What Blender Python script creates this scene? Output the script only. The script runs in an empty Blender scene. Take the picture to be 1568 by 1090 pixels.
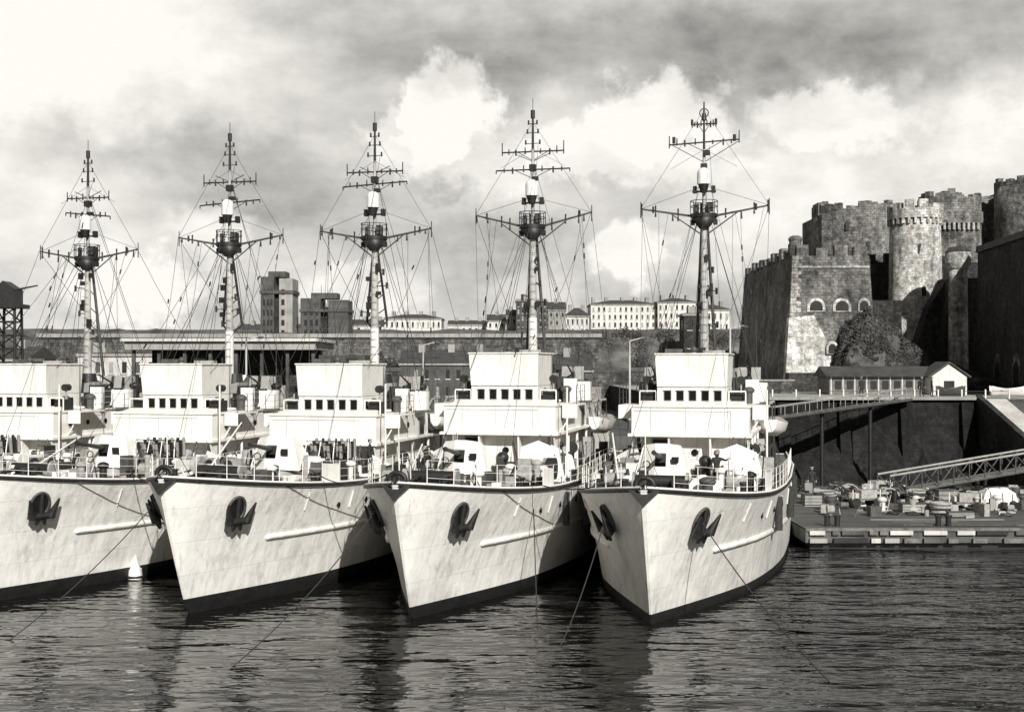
import bpy, math, random
from mathutils import Vector, Matrix, noise as mnoise
random.seed(7)
scene=bpy.context.scene
COL=scene.collection
TINT=(1.0,0.975,0.915)
MATS={}
def _base(name):
    m=bpy.data.materials.new(name); m.use_nodes=True
    nt=m.node_tree; b=nt.nodes['Principled BSDF']
    MATS[name]=m
    return m,nt,b
def nd(nt,t,**k):
    n=nt.nodes.new(t)
    for a,v in k.items(): setattr(n,a,v)
    return n
def mth(nt,op,a,b=None,c=None,clamp=False):
    n=nt.nodes.new('ShaderNodeMath'); n.operation=op; n.use_clamp=clamp
    for i,x in enumerate((a,b,c)):
        if x is None: continue
        if isinstance(x,(int,float)): n.inputs[i].default_value=x
        else: nt.links.new(x,n.inputs[i])
    return n.outputs[0]
def mrange(nt,x,a,b,c,d):
    n=nt.nodes.new('ShaderNodeMapRange'); nt.links.new(x,n.inputs[0])
    for i,v in enumerate((a,b,c,d)): n.inputs[i+1].default_value=v
    return n.outputs[0]
def noise(nt,vec,scale,detail=4,rough=.55,stretch=(1,1,1)):
    mp=nd(nt,'ShaderNodeMapping'); mp.inputs['Scale'].default_value=stretch
    nt.links.new(vec,mp.inputs[0])
    n=nd(nt,'ShaderNodeTexNoise'); n.inputs['Scale'].default_value=scale
    n.inputs['Detail'].default_value=detail; n.inputs['Roughness'].default_value=rough
    nt.links.new(mp.outputs[0],n.inputs['Vector'])
    return n.outputs[0]
def tinted(nt,val,tgt):
    s=nd(nt,'ShaderNodeVectorMath',operation='SCALE'); s.inputs[0].default_value=TINT
    nt.links.new(val,s.inputs['Scale']); nt.links.new(s.outputs[0],tgt)
def bumpn(nt,b,h,dist,strength=1.0):
    bp=nd(nt,'ShaderNodeBump'); bp.inputs['Distance'].default_value=dist; bp.inputs['Strength'].default_value=strength
    nt.links.new(h,bp.inputs['Height']); nt.links.new(bp.outputs[0],b.inputs['Normal'])
def gmat(name,v,rough=.6,var=.15,scale=2.,bump=0.,stretch=(1,1,1),streak=0.,metal=0.,plates=0):
    m,nt,b=_base(name)
    tc=nd(nt,'ShaderNodeTexCoord').outputs['Object']
    n=noise(nt,tc,scale,stretch=stretch)
    val=mrange(nt,n,.3,.7,v*(1-var),v*(1+var)); h=n
    if streak>0:
        n2=noise(nt,tc,1.0,5,.65,(4.5,4.5,.25))
        val=mth(nt,'MULTIPLY',val,mrange(nt,n2,.48,.75,1.0,1-streak))
        n3=noise(nt,tc,.6,5,.65)
        val=mth(nt,'MULTIPLY',val,mrange(nt,n3,.45,.72,1.0,1-streak*.7))
    if plates:
        sp=nd(nt,'ShaderNodeSeparateXYZ'); nt.links.new(tc,sp.inputs[0])
        oi=nd(nt,'ShaderNodeObjectInfo')
        cb=nd(nt,'ShaderNodeCombineXYZ'); nt.links.new(sp.outputs[1],cb.inputs[0]); nt.links.new(sp.outputs[2],cb.inputs[1])
        br=nd(nt,'ShaderNodeTexBrick'); nt.links.new(cb.outputs[0],br.inputs['Vector'])
        br.inputs['Scale'].default_value=1; br.inputs['Brick Width'].default_value=4.2; br.inputs['Row Height'].default_value=1.35; br.inputs['Mortar Size'].default_value=.012
        br.inputs['Color1'].default_value=(1.0,)*3+(1,); br.inputs['Color2'].default_value=(.97,)*3+(1,); br.inputs['Mortar'].default_value=(.93,)*3+(1,)
        val=mth(nt,'MULTIPLY',val,br.outputs['Color'])
        off=nd(nt,'ShaderNodeCombineXYZ'); nt.links.new(mth(nt,'MULTIPLY',oi.outputs['Random'],70),off.inputs[1])
        av=nd(nt,'ShaderNodeVectorMath',operation='ADD'); nt.links.new(tc,av.inputs[0]); nt.links.new(off.outputs[0],av.inputs[1])
        g1=noise(nt,av.outputs[0],.45,6,.68,(1,.7,1.1)); g2=noise(nt,av.outputs[0],1.4,5,.7,(3,1.6,.3))
        val=mth(nt,'MULTIPLY',val,mrange(nt,g1,.5,.76,1.0,.74))
        val=mth(nt,'MULTIPLY',val,mrange(nt,g2,.55,.76,1.0,.62))
        belt=mth(nt,'MULTIPLY',mrange(nt,sp.outputs[2],.4,1.5,1,0),mrange(nt,g1,.38,.6,0,1))
        val=mth(nt,'MULTIPLY',val,mth(nt,'SUBTRACT',1.0,mth(nt,'MULTIPLY',belt,.2)))
        hw=mth(nt,'MULTIPLY',mrange(nt,mth(nt,'ABSOLUTE',mth(nt,'SUBTRACT',sp.outputs[1],3.3)),.1,.8,1,0),mrange(nt,sp.outputs[2],.6,3.4,.2,1))
        hw=mth(nt,'MULTIPLY',hw,mrange(nt,g2,.4,.6,.2,1)); hw=mth(nt,'MULTIPLY',hw,mrange(nt,sp.outputs[2],3.4,3.6,1,0))
        val=mth(nt,'MULTIPLY',val,mth(nt,'SUBTRACT',1.0,mth(nt,'MULTIPLY',hw,.35)))
        # shading of the sides painted in: hull colour darkens towards aft
        val=mth(nt,'MULTIPLY',val,mrange(nt,mth(nt,'ADD',sp.outputs[1],mth(nt,'MULTIPLY',g1,5)),6.5,16,1.0,.76))
        h=mth(nt,'ADD',n,mth(nt,'MULTIPLY',noise(nt,tc,.9,2,.5,(1,1,.5)),1.9))
        h=mth(nt,'SUBTRACT',h,mth(nt,'MULTIPLY',br.outputs['Fac'],.12))
    tinted(nt,val,b.inputs['Base Color'])
    b.inputs['Roughness'].default_value=rough; b.inputs['Metallic'].default_value=metal
    if bump>0: bumpn(nt,b,h,bump)
    return m
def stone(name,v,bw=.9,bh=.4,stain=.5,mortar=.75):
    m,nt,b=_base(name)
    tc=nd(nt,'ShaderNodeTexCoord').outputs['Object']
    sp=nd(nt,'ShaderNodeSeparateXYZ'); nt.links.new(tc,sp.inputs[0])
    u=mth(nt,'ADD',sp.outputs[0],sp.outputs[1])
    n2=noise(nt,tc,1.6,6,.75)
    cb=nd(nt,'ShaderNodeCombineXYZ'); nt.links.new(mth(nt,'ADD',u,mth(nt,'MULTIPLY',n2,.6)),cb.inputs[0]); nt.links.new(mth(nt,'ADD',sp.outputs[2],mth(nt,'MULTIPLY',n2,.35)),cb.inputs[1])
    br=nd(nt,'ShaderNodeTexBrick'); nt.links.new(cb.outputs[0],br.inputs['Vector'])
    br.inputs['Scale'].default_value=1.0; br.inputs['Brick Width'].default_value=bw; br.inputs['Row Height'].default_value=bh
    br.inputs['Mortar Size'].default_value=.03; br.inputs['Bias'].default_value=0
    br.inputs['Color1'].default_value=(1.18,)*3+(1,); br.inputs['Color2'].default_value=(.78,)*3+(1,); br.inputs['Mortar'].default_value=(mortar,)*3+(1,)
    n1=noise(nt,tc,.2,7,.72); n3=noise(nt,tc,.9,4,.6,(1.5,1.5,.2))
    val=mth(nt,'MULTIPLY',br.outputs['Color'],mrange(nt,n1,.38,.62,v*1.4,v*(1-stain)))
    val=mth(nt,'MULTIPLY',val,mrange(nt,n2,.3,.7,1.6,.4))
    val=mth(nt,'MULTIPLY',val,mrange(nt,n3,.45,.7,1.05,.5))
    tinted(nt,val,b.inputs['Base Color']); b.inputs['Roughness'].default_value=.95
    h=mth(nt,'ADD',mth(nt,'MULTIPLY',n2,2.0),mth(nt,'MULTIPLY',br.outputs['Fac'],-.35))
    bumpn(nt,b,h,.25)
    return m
gmat('hull_paint',.93,.42,.03,1.6,.055,(1,1,.6),streak=.1,plates=1)
gmat('boot_black',.015,.5,.4,3)
gmat('white_paint',.90,.5,.04,3.,.006,streak=.2)
gmat('gray_paint',.33,.55,.2,3)
gmat('deck_gray',.13,.8,.35,2.5)
gmat('dark_metal',.02,.5,.4,5)
gmat('mid_metal',.08,.55,.35,4)
gmat('glass_dark',.01,.12,.2,2)
gmat('rope',.04,.9,.3,8)
gmat('rope_light',.35,.9,.3,8)
gmat('canvas',.38,.9,.3,5,.03)
gmat('mast_gray',.42,.55,.3,1.5)
gmat('concrete',.36,.9,.25,.4,.03,streak=.35)
gmat('concrete_light',.62,.9,.15,.4,.02,streak=.35)
gmat('concrete_dark',.10,.9,.4,.5,.05,streak=.5)
gmat('asphalt',.36,.95,.35,.15,.02)
gmat('roof_dark',.06,.8,.4,1.)
gmat('plaster',.72,.9,.12,.5,.02,streak=.25)
gmat('window_dark',.03,.3,.3,2)
gmat('planks',.085,.8,.55,1.2,.02,(.3,4,1))
gmat('wood_gray',.16,.85,.4,3,.02)
gmat('foliage',.035,.9,.6,1.5,.1)
gmat('leaf',.07,.8,.6,.8)
gmat('navy_cloth',.03,.9,.2,6)
gmat('white_cloth',.7,.9,.08,6)
gmat('skin',.4,.6,.08,6)
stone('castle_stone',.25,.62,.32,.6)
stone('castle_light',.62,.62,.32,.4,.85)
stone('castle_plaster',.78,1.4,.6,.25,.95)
stone('castle_dark',.065,.62,.32)  # darker copy of the masonry: painted shade on curtain and rampart, also dark walls
stone('wall_stone',.15,1.0,.5,.6)
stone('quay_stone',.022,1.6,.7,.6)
gmat('hill_rock',.11,.95,.8,.35,.8)
gmat('mound_rock',.085,.95,.85,.6,.6)
# water
m,nt,b=_base('sea_water')
tc=nd(nt,'ShaderNodeTexCoord').outputs['Object']
na=noise(nt,tc,.42,2,.45,(.45,1.1,1)); nb=noise(nt,tc,1.3,2,.5,(.5,1.2,1)); nc=noise(nt,tc,.1,2,.5); ne=noise(nt,tc,4.5,1,.5,(.7,1.1,1))
sp=nd(nt,'ShaderNodeSeparateXYZ'); nt.links.new(tc,sp.inputs[0])
liv=mrange(nt,sp.outputs[0],-6,12,.62,1.15)
h=mth(nt,'ADD',mth(nt,'MULTIPLY',na,.34),mth(nt,'MULTIPLY',mth(nt,'MULTIPLY',nb,nc),.30))
h=mth(nt,'MULTIPLY',mth(nt,'ADD',h,mth(nt,'MULTIPLY',mth(nt,'MULTIPLY',ne,nc),.03)),liv)
b.inputs['Base Color'].default_value=(.007,.0068,.0062,1); b.inputs['Roughness'].default_value=.03
b.inputs['IOR'].default_value=1.58
bumpn(nt,b,h,1.0)

class MB:
    def __init__(s): s.v=[];s.f=[];s.m=[];s.s=[]
    def add(s,vs,fs,mat,smooth=False):
        o=len(s.v); s.v+= [tuple(x) for x in vs]
        for f in fs:
            s.f.append(tuple(i+o for i in f)); s.m.append(mat); s.s.append(smooth)
    def hexa(s,bt,tp,mat):
        s.add(list(bt)+list(tp),[(3,2,1,0),(4,5,6,7),(0,1,5,4),(1,2,6,5),(2,3,7,6),(3,0,4,7)],mat)
    def box(s,x0,x1,y0,y1,z0,z1,mat):
        s.hexa([(x0,y0,z0),(x1,y0,z0),(x1,y1,z0),(x0,y1,z0)],[(x0,y0,z1),(x1,y0,z1),(x1,y1,z1),(x0,y1,z1)],mat)
    def obox(s,c,size,rz,mat,rx=0,ry=0):
        M=Matrix.Translation(c)@Matrix.Rotation(rz,4,'Z')@Matrix.Rotation(ry,4,'Y')@Matrix.Rotation(rx,4,'X')
        a,b_,d=[q/2 for q in size]
        P=[(-a,-b_,-d),(a,-b_,-d),(a,b_,-d),(-a,b_,-d),(-a,-b_,d),(a,-b_,d),(a,b_,d),(-a,b_,d)]
        P=[M@Vector(p) for p in P]; s.hexa(P[:4],P[4:],mat)
    def tube(s,p0,p1,r0,r1=None,mat='dark_metal',n=8,caps=True):
        if r1 is None: r1=r0
        p0=Vector(p0);p1=Vector(p1);d=(p1-p0)
        if d.length<1e-6: return
        d.normalize(); a=d.orthogonal().normalized(); b_=d.cross(a)
        vs=[]
        for p,r in((p0,r0),(p1,r1)):
            for i in range(n):
                t=2*math.pi*i/n; vs.append(p+(a*math.cos(t)+b_*math.sin(t))*r)
        s.add(vs,[(i,(i+1)%n,n+(i+1)%n,n+i) for i in range(n)],mat,n>4)
        if caps:
            s.add(vs[:n],[tuple(range(n))],mat); s.add(vs[n:],[tuple(range(n))],mat)
    def path(s,pts,r,mat,n=4):
        for a,b_ in zip(pts,pts[1:]): s.tube(a,b_,r,r,mat,n,False)
    def sphere(s,c,r,mat,nu=14,nv=9):
        if not hasattr(r,'__len__'): r=(r,r,r)
        vs=[];fs=[]
        for j in range(nv+1):
            ph=math.pi*j/nv
            for i in range(nu):
                t=2*math.pi*i/nu
                vs.append((c[0]+r[0]*math.sin(ph)*math.cos(t),c[1]+r[1]*math.sin(ph)*math.sin(t),c[2]+r[2]*math.cos(ph)))
        for j in range(nv):
            for i in range(nu):
                fs.append((j*nu+i,j*nu+(i+1)%nu,(j+1)*nu+(i+1)%nu,(j+1)*nu+i))
        s.add(vs,fs,mat,True)
    def prism(s,poly,d,mat):
        n=len(poly); P=[Vector(p) for p in poly]; Q=[p+Vector(d) for p in P]
        s.add(P+Q,[tuple(range(n)),tuple(range(2*n-1,n-1,-1))]+[(i,(i+1)%n,n+(i+1)%n,n+i) for i in range(n)],mat)
    def torus(s,c,R,r,mat,rx=0,ry=0,sx=1,sy=1,n=18,k=6):
        M=Matrix.Translation(c)@Matrix.Rotation(ry,4,'Y')@Matrix.Rotation(rx,4,'X')
        vs=[];fs=[]
        for i in range(n):
            a=2*math.pi*i/n
            for j in range(k):
                t=2*math.pi*j/k; q=R+r*math.cos(t)
                vs.append(M@Vector((q*math.cos(a)*sx,q*math.sin(a)*sy,r*math.sin(t))))
        for i in range(n):
            for j in range(k):
                fs.append((i*k+j,((i+1)%n)*k+j,((i+1)%n)*k+(j+1)%k,i*k+(j+1)%k))
        s.add(vs,fs,mat,True)
    def mesh(s,name,off=(0,0,0)):
        me=bpy.data.meshes.new(name)
        me.from_pydata([(v[0]-off[0],v[1]-off[1],v[2]-off[2]) for v in s.v],[],s.f)
        names=[]; idx=[]
        for m_ in s.m:
            if m_ not in names: names.append(m_)
            idx.append(names.index(m_))
        for n_ in names: me.materials.append(MATS[n_])
        me.polygons.foreach_set('material_index',idx); me.polygons.foreach_set('use_smooth',s.s)
        me.update(); return me
    def build(s,name,parent=None,world=True):
        off=tuple(parent.location) if (parent and world) else (0,0,0)
        o=bpy.data.objects.new(name,s.mesh(name,off)); COL.objects.link(o)
        if parent: o.parent=parent
        return o
def empty(name,loc=(0,0,0),rz=0,scale=(1,1,1)):
    e=bpy.data.objects.new(name,None); e.location=loc; e.rotation_euler=(0,0,rz); e.scale=scale
    e.empty_display_size=.5; COL.objects.link(e); return e
def link(me,name,parent,loc=(0,0,0),rz=0,sx=1):
    o=bpy.data.objects.new(name,me); o.parent=parent; o.location=loc; o.rotation_euler=(0,0,rz); o.scale=(sx,1,1); COL.objects.link(o); return o
def interp(t,tab):
    if t<=tab[0][0]: return tab[0][1]
    for (a,x),(b_,y) in zip(tab,tab[1:]):
        if t<=b_:
            return x+(y-x)*(t-a)/(b_-a)
    return tab[-1][1]

# ---------------------------------------------------------------- ship
BD=[(0,.10),(.5,.62),(1,1.05),(1.8,1.6),(2.6,2.05),(4,2.65),(5.5,3.15),(7,3.5),(9,3.88),(11,4.12),(14,4.35),(18,4.48),(30,4.4),(43,3.6)]
BW=[(0,.03),(1,.36),(2,.7),(4,1.36),(6,2.0),(9,2.85),(13,3.65),(17,4.1),(22,4.25),(30,4.2),(43,2.9)]
def zdeck(s): return 4.2+1.05*max(0,1-s/14)**2 - (.0 if s<26 else .5*(min(s,30)-26)/4)
def stem(z): return 2.0*max(0,1-z/5.25)**1.2 if z>=0 else 2.0-z*1.0
def hp(u,z,side=1):
    zd=zdeck(u); t=max(0,min(1,z/zd)); bw=interp(u,BW); bd=interp(u,BD)
    p=1.9+(1.0-1.9)*min(u/18,1)
    b_=bw+(bd-bw)*t**p if z>=0 else bw*(1+z*.25)
    return Vector((side*b_,u+stem(z)*max(0,1-u/10),z))
US=[0,.15,.35,.6,.9,1.3,1.8,2.3,3,3.8,4.6,5.5,6.5,7.7,9,10.5,12,14,16,18,20,23,26,30,34,38,41,43]
BOOT=.40
def ship_hull():
    mb=MB()
    for side in(-1,1):
        rows=[]
        for u in US:
            zd=zdeck(u); zs=[-1.2,0,BOOT]+[BOOT+(zd-BOOT)*k/9 for k in range(1,10)]
            rows.append([hp(u,z,side) for z in zs])
        n=len(rows[0])
        vs=[p for r in rows for p in r]
        fb=[];fw=[]
        for i in range(len(rows)-1):
            for j in range(n-1):
                f=(i*n+j,(i+1)*n+j,(i+1)*n+j+1,i*n+j+1)
                (fb if j<2 else fw).append(f)
        mb.add(vs,fb,'boot_black',True); mb.add(vs,fw,'hull_paint',True)
    zz=(-1.2,0,BOOT,2,3.5,4.5,5.25)
    L=[hp(0,z,-1) for z in zz]; R=[hp(0,z,1) for z in zz]
    for i in range(6): mb.add([L[i],R[i],R[i+1],L[i+1]],[(0,1,2,3)],'boot_black' if i<2 else 'hull_paint')
    e=[hp(43,z,-1) for z in(-1.2,0,2,3.7)]+[hp(43,z,1) for z in(3.7,2,0,-1.2)]
    mb.add(e,[tuple(range(8))],'hull_paint')
    vs=[]
    for u in US:
        z=zdeck(u)-.06
        a=hp(u,zdeck(u),-1);c=hp(u,zdeck(u),1); vs+=[(a[0],a[1],z),(c[0],c[1],z)]
    mb.add(vs,[(2*i,2*i+1,2*i+3,2*i+2) for i in range(len(US)-1)],'deck_gray')
    for side in(-1,1):
        pts=[hp(u,zdeck(u),side) for u in US]
        mb.path([p+Vector((side*.02,0,.0)) for p in pts],.08,'dark_metal',6)
        mb.path([p+Vector((side*.0,0,.09)) for p in pts],.05,'white_paint',6)
        us=[4.6+.9*k for k in range(18)]
        q=[hp(u,2.45-.012*(u-4.6),side) for u in us]
        for a,c in zip(q,q[1:]): mb.tube(a,c,.12,.12,'hull_paint',8)
        mb.sphere(q[0],.12,'hull_paint',8,6)
        u0=2.6; z0=3.85; p=hp(u0,z0,side)
        tu=(hp(u0+.4,z0,side)-hp(u0-.4,z0,side)).normalized(); tz=(hp(u0,z0+.4,side)-hp(u0,z0-.4,side)).normalized()
        nn=tu.cross(tz).normalized()
        if nn.x*side<0: nn=-nn
        n=22
        ring=[p+nn*.06+(tu*math.cos(2*math.pi*i/n)*.42+tz*math.sin(2*math.pi*i/n)*.55) for i in range(n)]
        mb.add(ring,[tuple(range(n))],'boot_black')  # flat black disc paints the shade of the anchor recess
        for i in range(n): mb.tube(ring[i],ring[(i+1)%n],.06,.06,'mid_metal',6)
        A=lambda a,c,d=.18:p+nn*d+tu*a+tz*c
        mb.tube(A(0,.55,.1),A(0,-.35,.25),.09,.11,'dark_metal',8)
        mb.tube(A(-.5,-.42,.3),A(.5,-.42,.3),.15,.15,'dark_metal',8)
        for q_ in(-1,1):
            mb.tube(A(.42*q_,-.45,.32),A(.66*q_,.4,.36),.2,.04,'dark_metal',6)
            mb.tube(A(.1*q_,-.45,.3),A(.2*q_,-.82,.32),.16,.05,'dark_metal',6)
        for u in(9,11.5,14,17.5,20.5):
            p=hp(u,3.4,side); mb.tube(p-Vector((side*.05,0,0)),p+Vector((side*.04,0,0)),.13,.13,'glass_dark',12)
        for u in(12,17,23):
            p=hp(u,3.4,side); mb.tube(p+Vector((side*.12,0,.5)),p+Vector((side*.12,0,-1.0)),.16,.16,'rope',8)
            mb.tube(p+Vector((side*.12,0,.5)),p+Vector((0,0,1.0)),.02,.02,'rope',4)
        for u in(6.5,10,13,16.5,19.5):
            p=hp(u,zdeck(u)-.35,side); q=hp(u,zdeck(u)-1.1,side); mb.tube(p+Vector((side*.03,0,0)),q+Vector((side*.03,0,0)),.035,.035,'hull_paint',6)
    mb.torus((0,.28,5.42),.26,.09,'dark_metal',rx=math.pi/2,sx=1.2)
    mb.prism([(-.55,.25,5.22),(.55,.25,5.22),(.0,-.05,4.65)],(0,-.14,0),'dark_metal')
    return mb.mesh('hull')
def rail(mb,pts,h=1.0,mat='white_paint',n=3,r=.022):
    for p in pts: mb.tube(p,Vector(p)+Vector((0,0,h)),r*1.2,r,mat,5,False)
    for k in range(n):
        hh=h*(k+1)/n; mb.path([Vector(p)+Vector((0,0,hh)) for p in pts],r*.55,mat,4)
def clutter(mb,x0,x1,y0,y1,z,n,hmax,rnd,mats):
    for _ in range(n):
        x=rnd.uniform(x0,x1);y=rnd.uniform(y0,y1);zz=z(y) if callable(z) else z
        k=rnd.random();m_=rnd.choice(mats);h_=rnd.uniform(.25,1)*hmax
        if k<.35: mb.obox((x,y,zz+h_/2),(rnd.uniform(.2,.7),rnd.uniform(.2,.6),h_),rnd.uniform(-.5,.5),m_)
        elif k<.6:
            r=rnd.uniform(.08,.22); mb.tube((x,y,zz),(x,y,zz+h_),r,r,m_,10)
            if rnd.random()<.5: mb.sphere((x,y,zz+h_),(r*1.6,r*1.6,r),m_,10,6)
        elif k<.75: mb.torus((x,y,zz+.1),rnd.uniform(.2,.35),.06,m_,n=12)
        elif k<.9: mb.tube((x,y,zz),(x+rnd.uniform(-.5,.5),y+rnd.uniform(-.3,.3),zz+h_*1.5),.035,.025,m_,5)
        else: mb.tube((x-.2,y,zz+h_*.6),(x+.2,y,zz+h_*.6),h_*.4,h_*.4,m_,12); mb.tube((x,y,zz),(x,y,zz+h_*.5),.06,.06,m_,6)
def ship_super():
    mb=MB(); W='white_paint'; rnd=random.Random(3); HW=2.85; Q=2.8
    mb.box(-2.3,2.3,16.55,27,4.1,6.28,W)
    for x in(-1.5,):
        mb.box(x-.35,x+.35,16.47,16.55,4.9,6.1,'dark_metal'); mb.box(x-.42,x+.42,16.5,16.54,4.4,6.18,'gray_paint')
    for x in(.2,1.3): mb.tube((x,16.48,5.5),(x,16.55,5.5),.17,.17,'glass_dark',12)
    mb.box(.9,1.9,16.1,16.53,4.15,5.2,W); mb.box(-.6,.2,16.2,16.53,4.15,4.9,'gray_paint')
    mb.box(-3.0,3.0,15.7,25.2,6.28,6.42,W)
    for x in(-Q,-1.0,1.0,Q):
        wd=1.4 if abs(x)>2 else .6
        mb.prism([(x-.04,15.8,6.27),(x-.04,15.8+wd,6.27),(x-.04,15.8+wd,4.15),(x-.04,15.8+wd-.3,4.15)],(.08,0,0),W)
    for x in(-Q,Q):
        for y in(19.5,22,24.8): mb.tube((x,y,4.15),(x,y,6.28),.07,.07,W)
    for sd in(-1,1):
        mb.prism([(sd*2.1,15.9,4.15),(sd*3.9,16.2,4.15),(sd*3.6,16.2,5.3),(sd*2.6,15.9,5.85)],(0,.07,0),W)
        mb.box(sd*3.0-.4,sd*3.0+.4,17.6,18.6,4.15,5.0,'gray_paint')
        clutter(mb,min(sd*2.5,sd*3.7),max(sd*2.5,sd*3.7),17,27,4.15,16,1.7,rnd,['dark_metal','mid_metal','gray_paint','dark_metal'])
    mb.box(-HW,HW,15.95,24.6,6.42,7.72,W)
    mb.box(-HW-.08,HW+.08,15.88,24.66,7.72,7.80,W)
    for x in(-1.9,-.2,1.7): mb.box(x-.012,x+.012,15.935,15.95,6.45,7.7,'gray_paint')
    mb.path([(-2.7,15.92,7.55),(2.0,15.92,7.55),(2.0,15.92,6.45)],.02,W,5)
    for sd in(-1,1):
        x=sd*(HW+.01)
        mb.box(min(x,x+sd*.03),max(x,x+sd*.03),23.0,23.75,6.5,7.35,'dark_metal')
        mb.box(min(x,x+sd*.02),max(x,x+sd*.02),22.9,23.85,6.44,7.45,'gray_paint')
        for y in(17.5,19.2,21): mb.tube((x-.02*sd,y,7.1),(x+.04*sd,y,7.1),.14,.14,'glass_dark',12)
        x0,x1=sorted((sd*2.95,sd*3.7)); mb.box(x0,x1,17.2,19.6,7.7,7.78,W); mb.box(x0,x1,17.15,17.2,7.1,7.75,W)
        mb.tube((sd*3.6,17.3,7.7),(sd*2.9,17.3,6.5),.04,.04,W,6)
        rail(mb,[Vector((sd*3.65,y,7.78)) for y in(17.25,18.4,19.55)],.95,'mid_metal')
    mb.prism([(-2.5,15.95,7.8),(-2.5,17.1,7.8),(-2.5,17.1,8.0)],(5.0,0,0),W)
    a=1.72
    mb.box(-a,a,17.05,20.6,7.8,8.68,W)
    for k in range(5):
        x=-1.2+k*.62
        mb.box(x-.20,x+.20,17.02,17.05,7.99,8.53,'gray_paint')
        mb.box(x-.165,x+.165,17.0,17.03,8.03,8.49,'glass_dark')
        mb.box(x-.2,x+.2,16.93,17.04,8.53,8.56,W)
    for sd in(-1,1):
        for y in(17.6,18.4,19.3):
            x=sd*(a+.005); mb.box(x-.02,x+.02,y-.22,y+.22,8.06,8.46,'glass_dark')
    b0=16.98;b1=20.3; A=a+.08;B0=16.84;B1=20.4
    bt=[(-a,b0),(a,b0),(a,b1),(-a,b1)]; tp=[(-A,B0),(A,B0),(A,B1),(-A,B1)]
    bi=[(-a+.06,b0+.06),(a-.06,b0+.06),(a-.06,b1-.06),(-a+.06,b1-.06)]; ti=[(-A+.06,B0+.06),(A-.06,B0+.06),(A-.06,B1-.06),(-A+.06,B1-.06)]
    for i in range(4):
        j=(i+1)%4
        mb.add([(*bt[i],8.70),(*bt[j],8.70),(*tp[j],10.3),(*tp[i],10.3),(*bi[i],8.70),(*bi[j],8.70),(*ti[j],10.3),(*ti[i],10.3)],
               [(0,1,2,3),(4,7,6,5),(3,2,6,7),(0,4,5,1)],W)
    mb.box(-a+.02,a-.02,17.0,20.25,8.69,8.75,'deck_gray')
    mb.path([(-A-.03,16.82,10.33),(A+.03,16.82,10.33)],.045,W,6)
    for sd in(-1,1): mb.path([(sd*(A+.03),16.82,10.33),(sd*(A+.03),20.4,10.33)],.045,W,6)
    for k in range(6): x=-1.4+.56*k; mb.obox((x,16.93,9.5),(.03,.05,1.5),0,W,rx=.085)
    mb.tube((0,18,8.7),(0,18,10.5),.12,.12,'gray_paint'); mb.sphere((0,18,10.55),.17,'mid_metal')
    mb.tube((-1.2,18.8,8.7),(-1.2,18.8,10.5),.06,.06,'gray_paint'); mb.obox((-1.1,18.8,10.5),(.9,.3,.22),.2,'mid_metal')
    mb.obox((.9,19,10.4),(1.1,.6,.25),.2,'canvas'); mb.obox((.2,19.6,10.45),(.5,.4,.4),.1,'dark_metal')
    for sd in(-1,1):
        x0,x1=sorted((sd*a+sd*.05,sd*2.65))
        mb.box(x0,x1,17.2,17.25,7.8,8.0,W)
        mb.box(x0+.02,x1-.02,17.2,17.24,8.45,8.52,W); mb.box(x0,x0+.06,17.2,17.25,8.0,8.45,W); mb.box(x1-.06,x1,17.2,17.25,8.0,8.45,W)
        mb.box(x0+.1,x1-.1,17.5,18.3,7.82,8.4,'dark_metal')
        mb.tube((sd*2.35,17.9,8.4),(sd*2.35,17.9,9.0),.05,.05,'gray_paint'); mb.tube((sd*2.35,17.7,9.05),(sd*2.35,18.15,9.05),.19,.19,'dark_metal',14)
        n=20; cx=sd*2.5; cy=22.8
        ring=[(cx+.95*math.cos(2*math.pi*i/n),cy+.95*math.sin(2*math.pi*i/n)) for i in range(n)]
        for i in range(n):
            p,q=ring[i],ring[(i+1)%n]
            mb.add([(*p,7.8),(*q,7.8),(*q,8.85),(*p,8.85)],[(0,1,2,3)],'mid_metal' if sd<0 else W,True)
        mb.tube((cx,cy,7.84),(cx,cy,7.7),.97,.97,'deck_gray',20)
        mb.tube((cx,cy,7.8),(cx,cy,8.9),.3,.16,'gray_paint',10)
        mb.obox((cx,cy,9.15),(.25,1.1,.3),0,'dark_metal',rx=.2)
        mb.tube((cx,cy-.5,9.25),(cx,cy-2.0,9.75),.06,.04,'dark_metal')
        mb.obox((cx-.35,cy-.45,9.3),(.5,.04,.75),0,'gray_paint',rx=-.2); mb.obox((cx+.35,cy-.45,9.3),(.5,.04,.75),0,'gray_paint',rx=-.2)
        clutter(mb,min(sd*1.9,sd*2.8),max(sd*1.9,sd*2.8),19.3,22,7.8,11,1.4,rnd,['dark_metal','mid_metal','dark_metal',W])
        mb.box(min(sd*1.0,sd*2.2),max(sd*1.0,sd*2.2),21.2,21.6,7.8,8.7,'dark_metal')
    mb.box(-2.3,2.3,24.7,27.5,6.28,7.5,'gray_paint')
    clutter(mb,-2.3,2.3,24.8,27.4,7.5,26,2.3,rnd,['dark_metal','mid_metal','dark_metal','gray_paint',W])
    clutter(mb,-2.1,2.1,29.5,36.5,6.1,20,2.4,rnd,['dark_metal','mid_metal','dark_metal','gray_paint',W])
    mb.box(.5,1.7,21.7,22.6,7.8,9.3,'gray_paint'); mb.tube((1.1,22.1,9.3),(1.1,22.1,9.8),.5,.42,'dark_metal',14)
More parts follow.
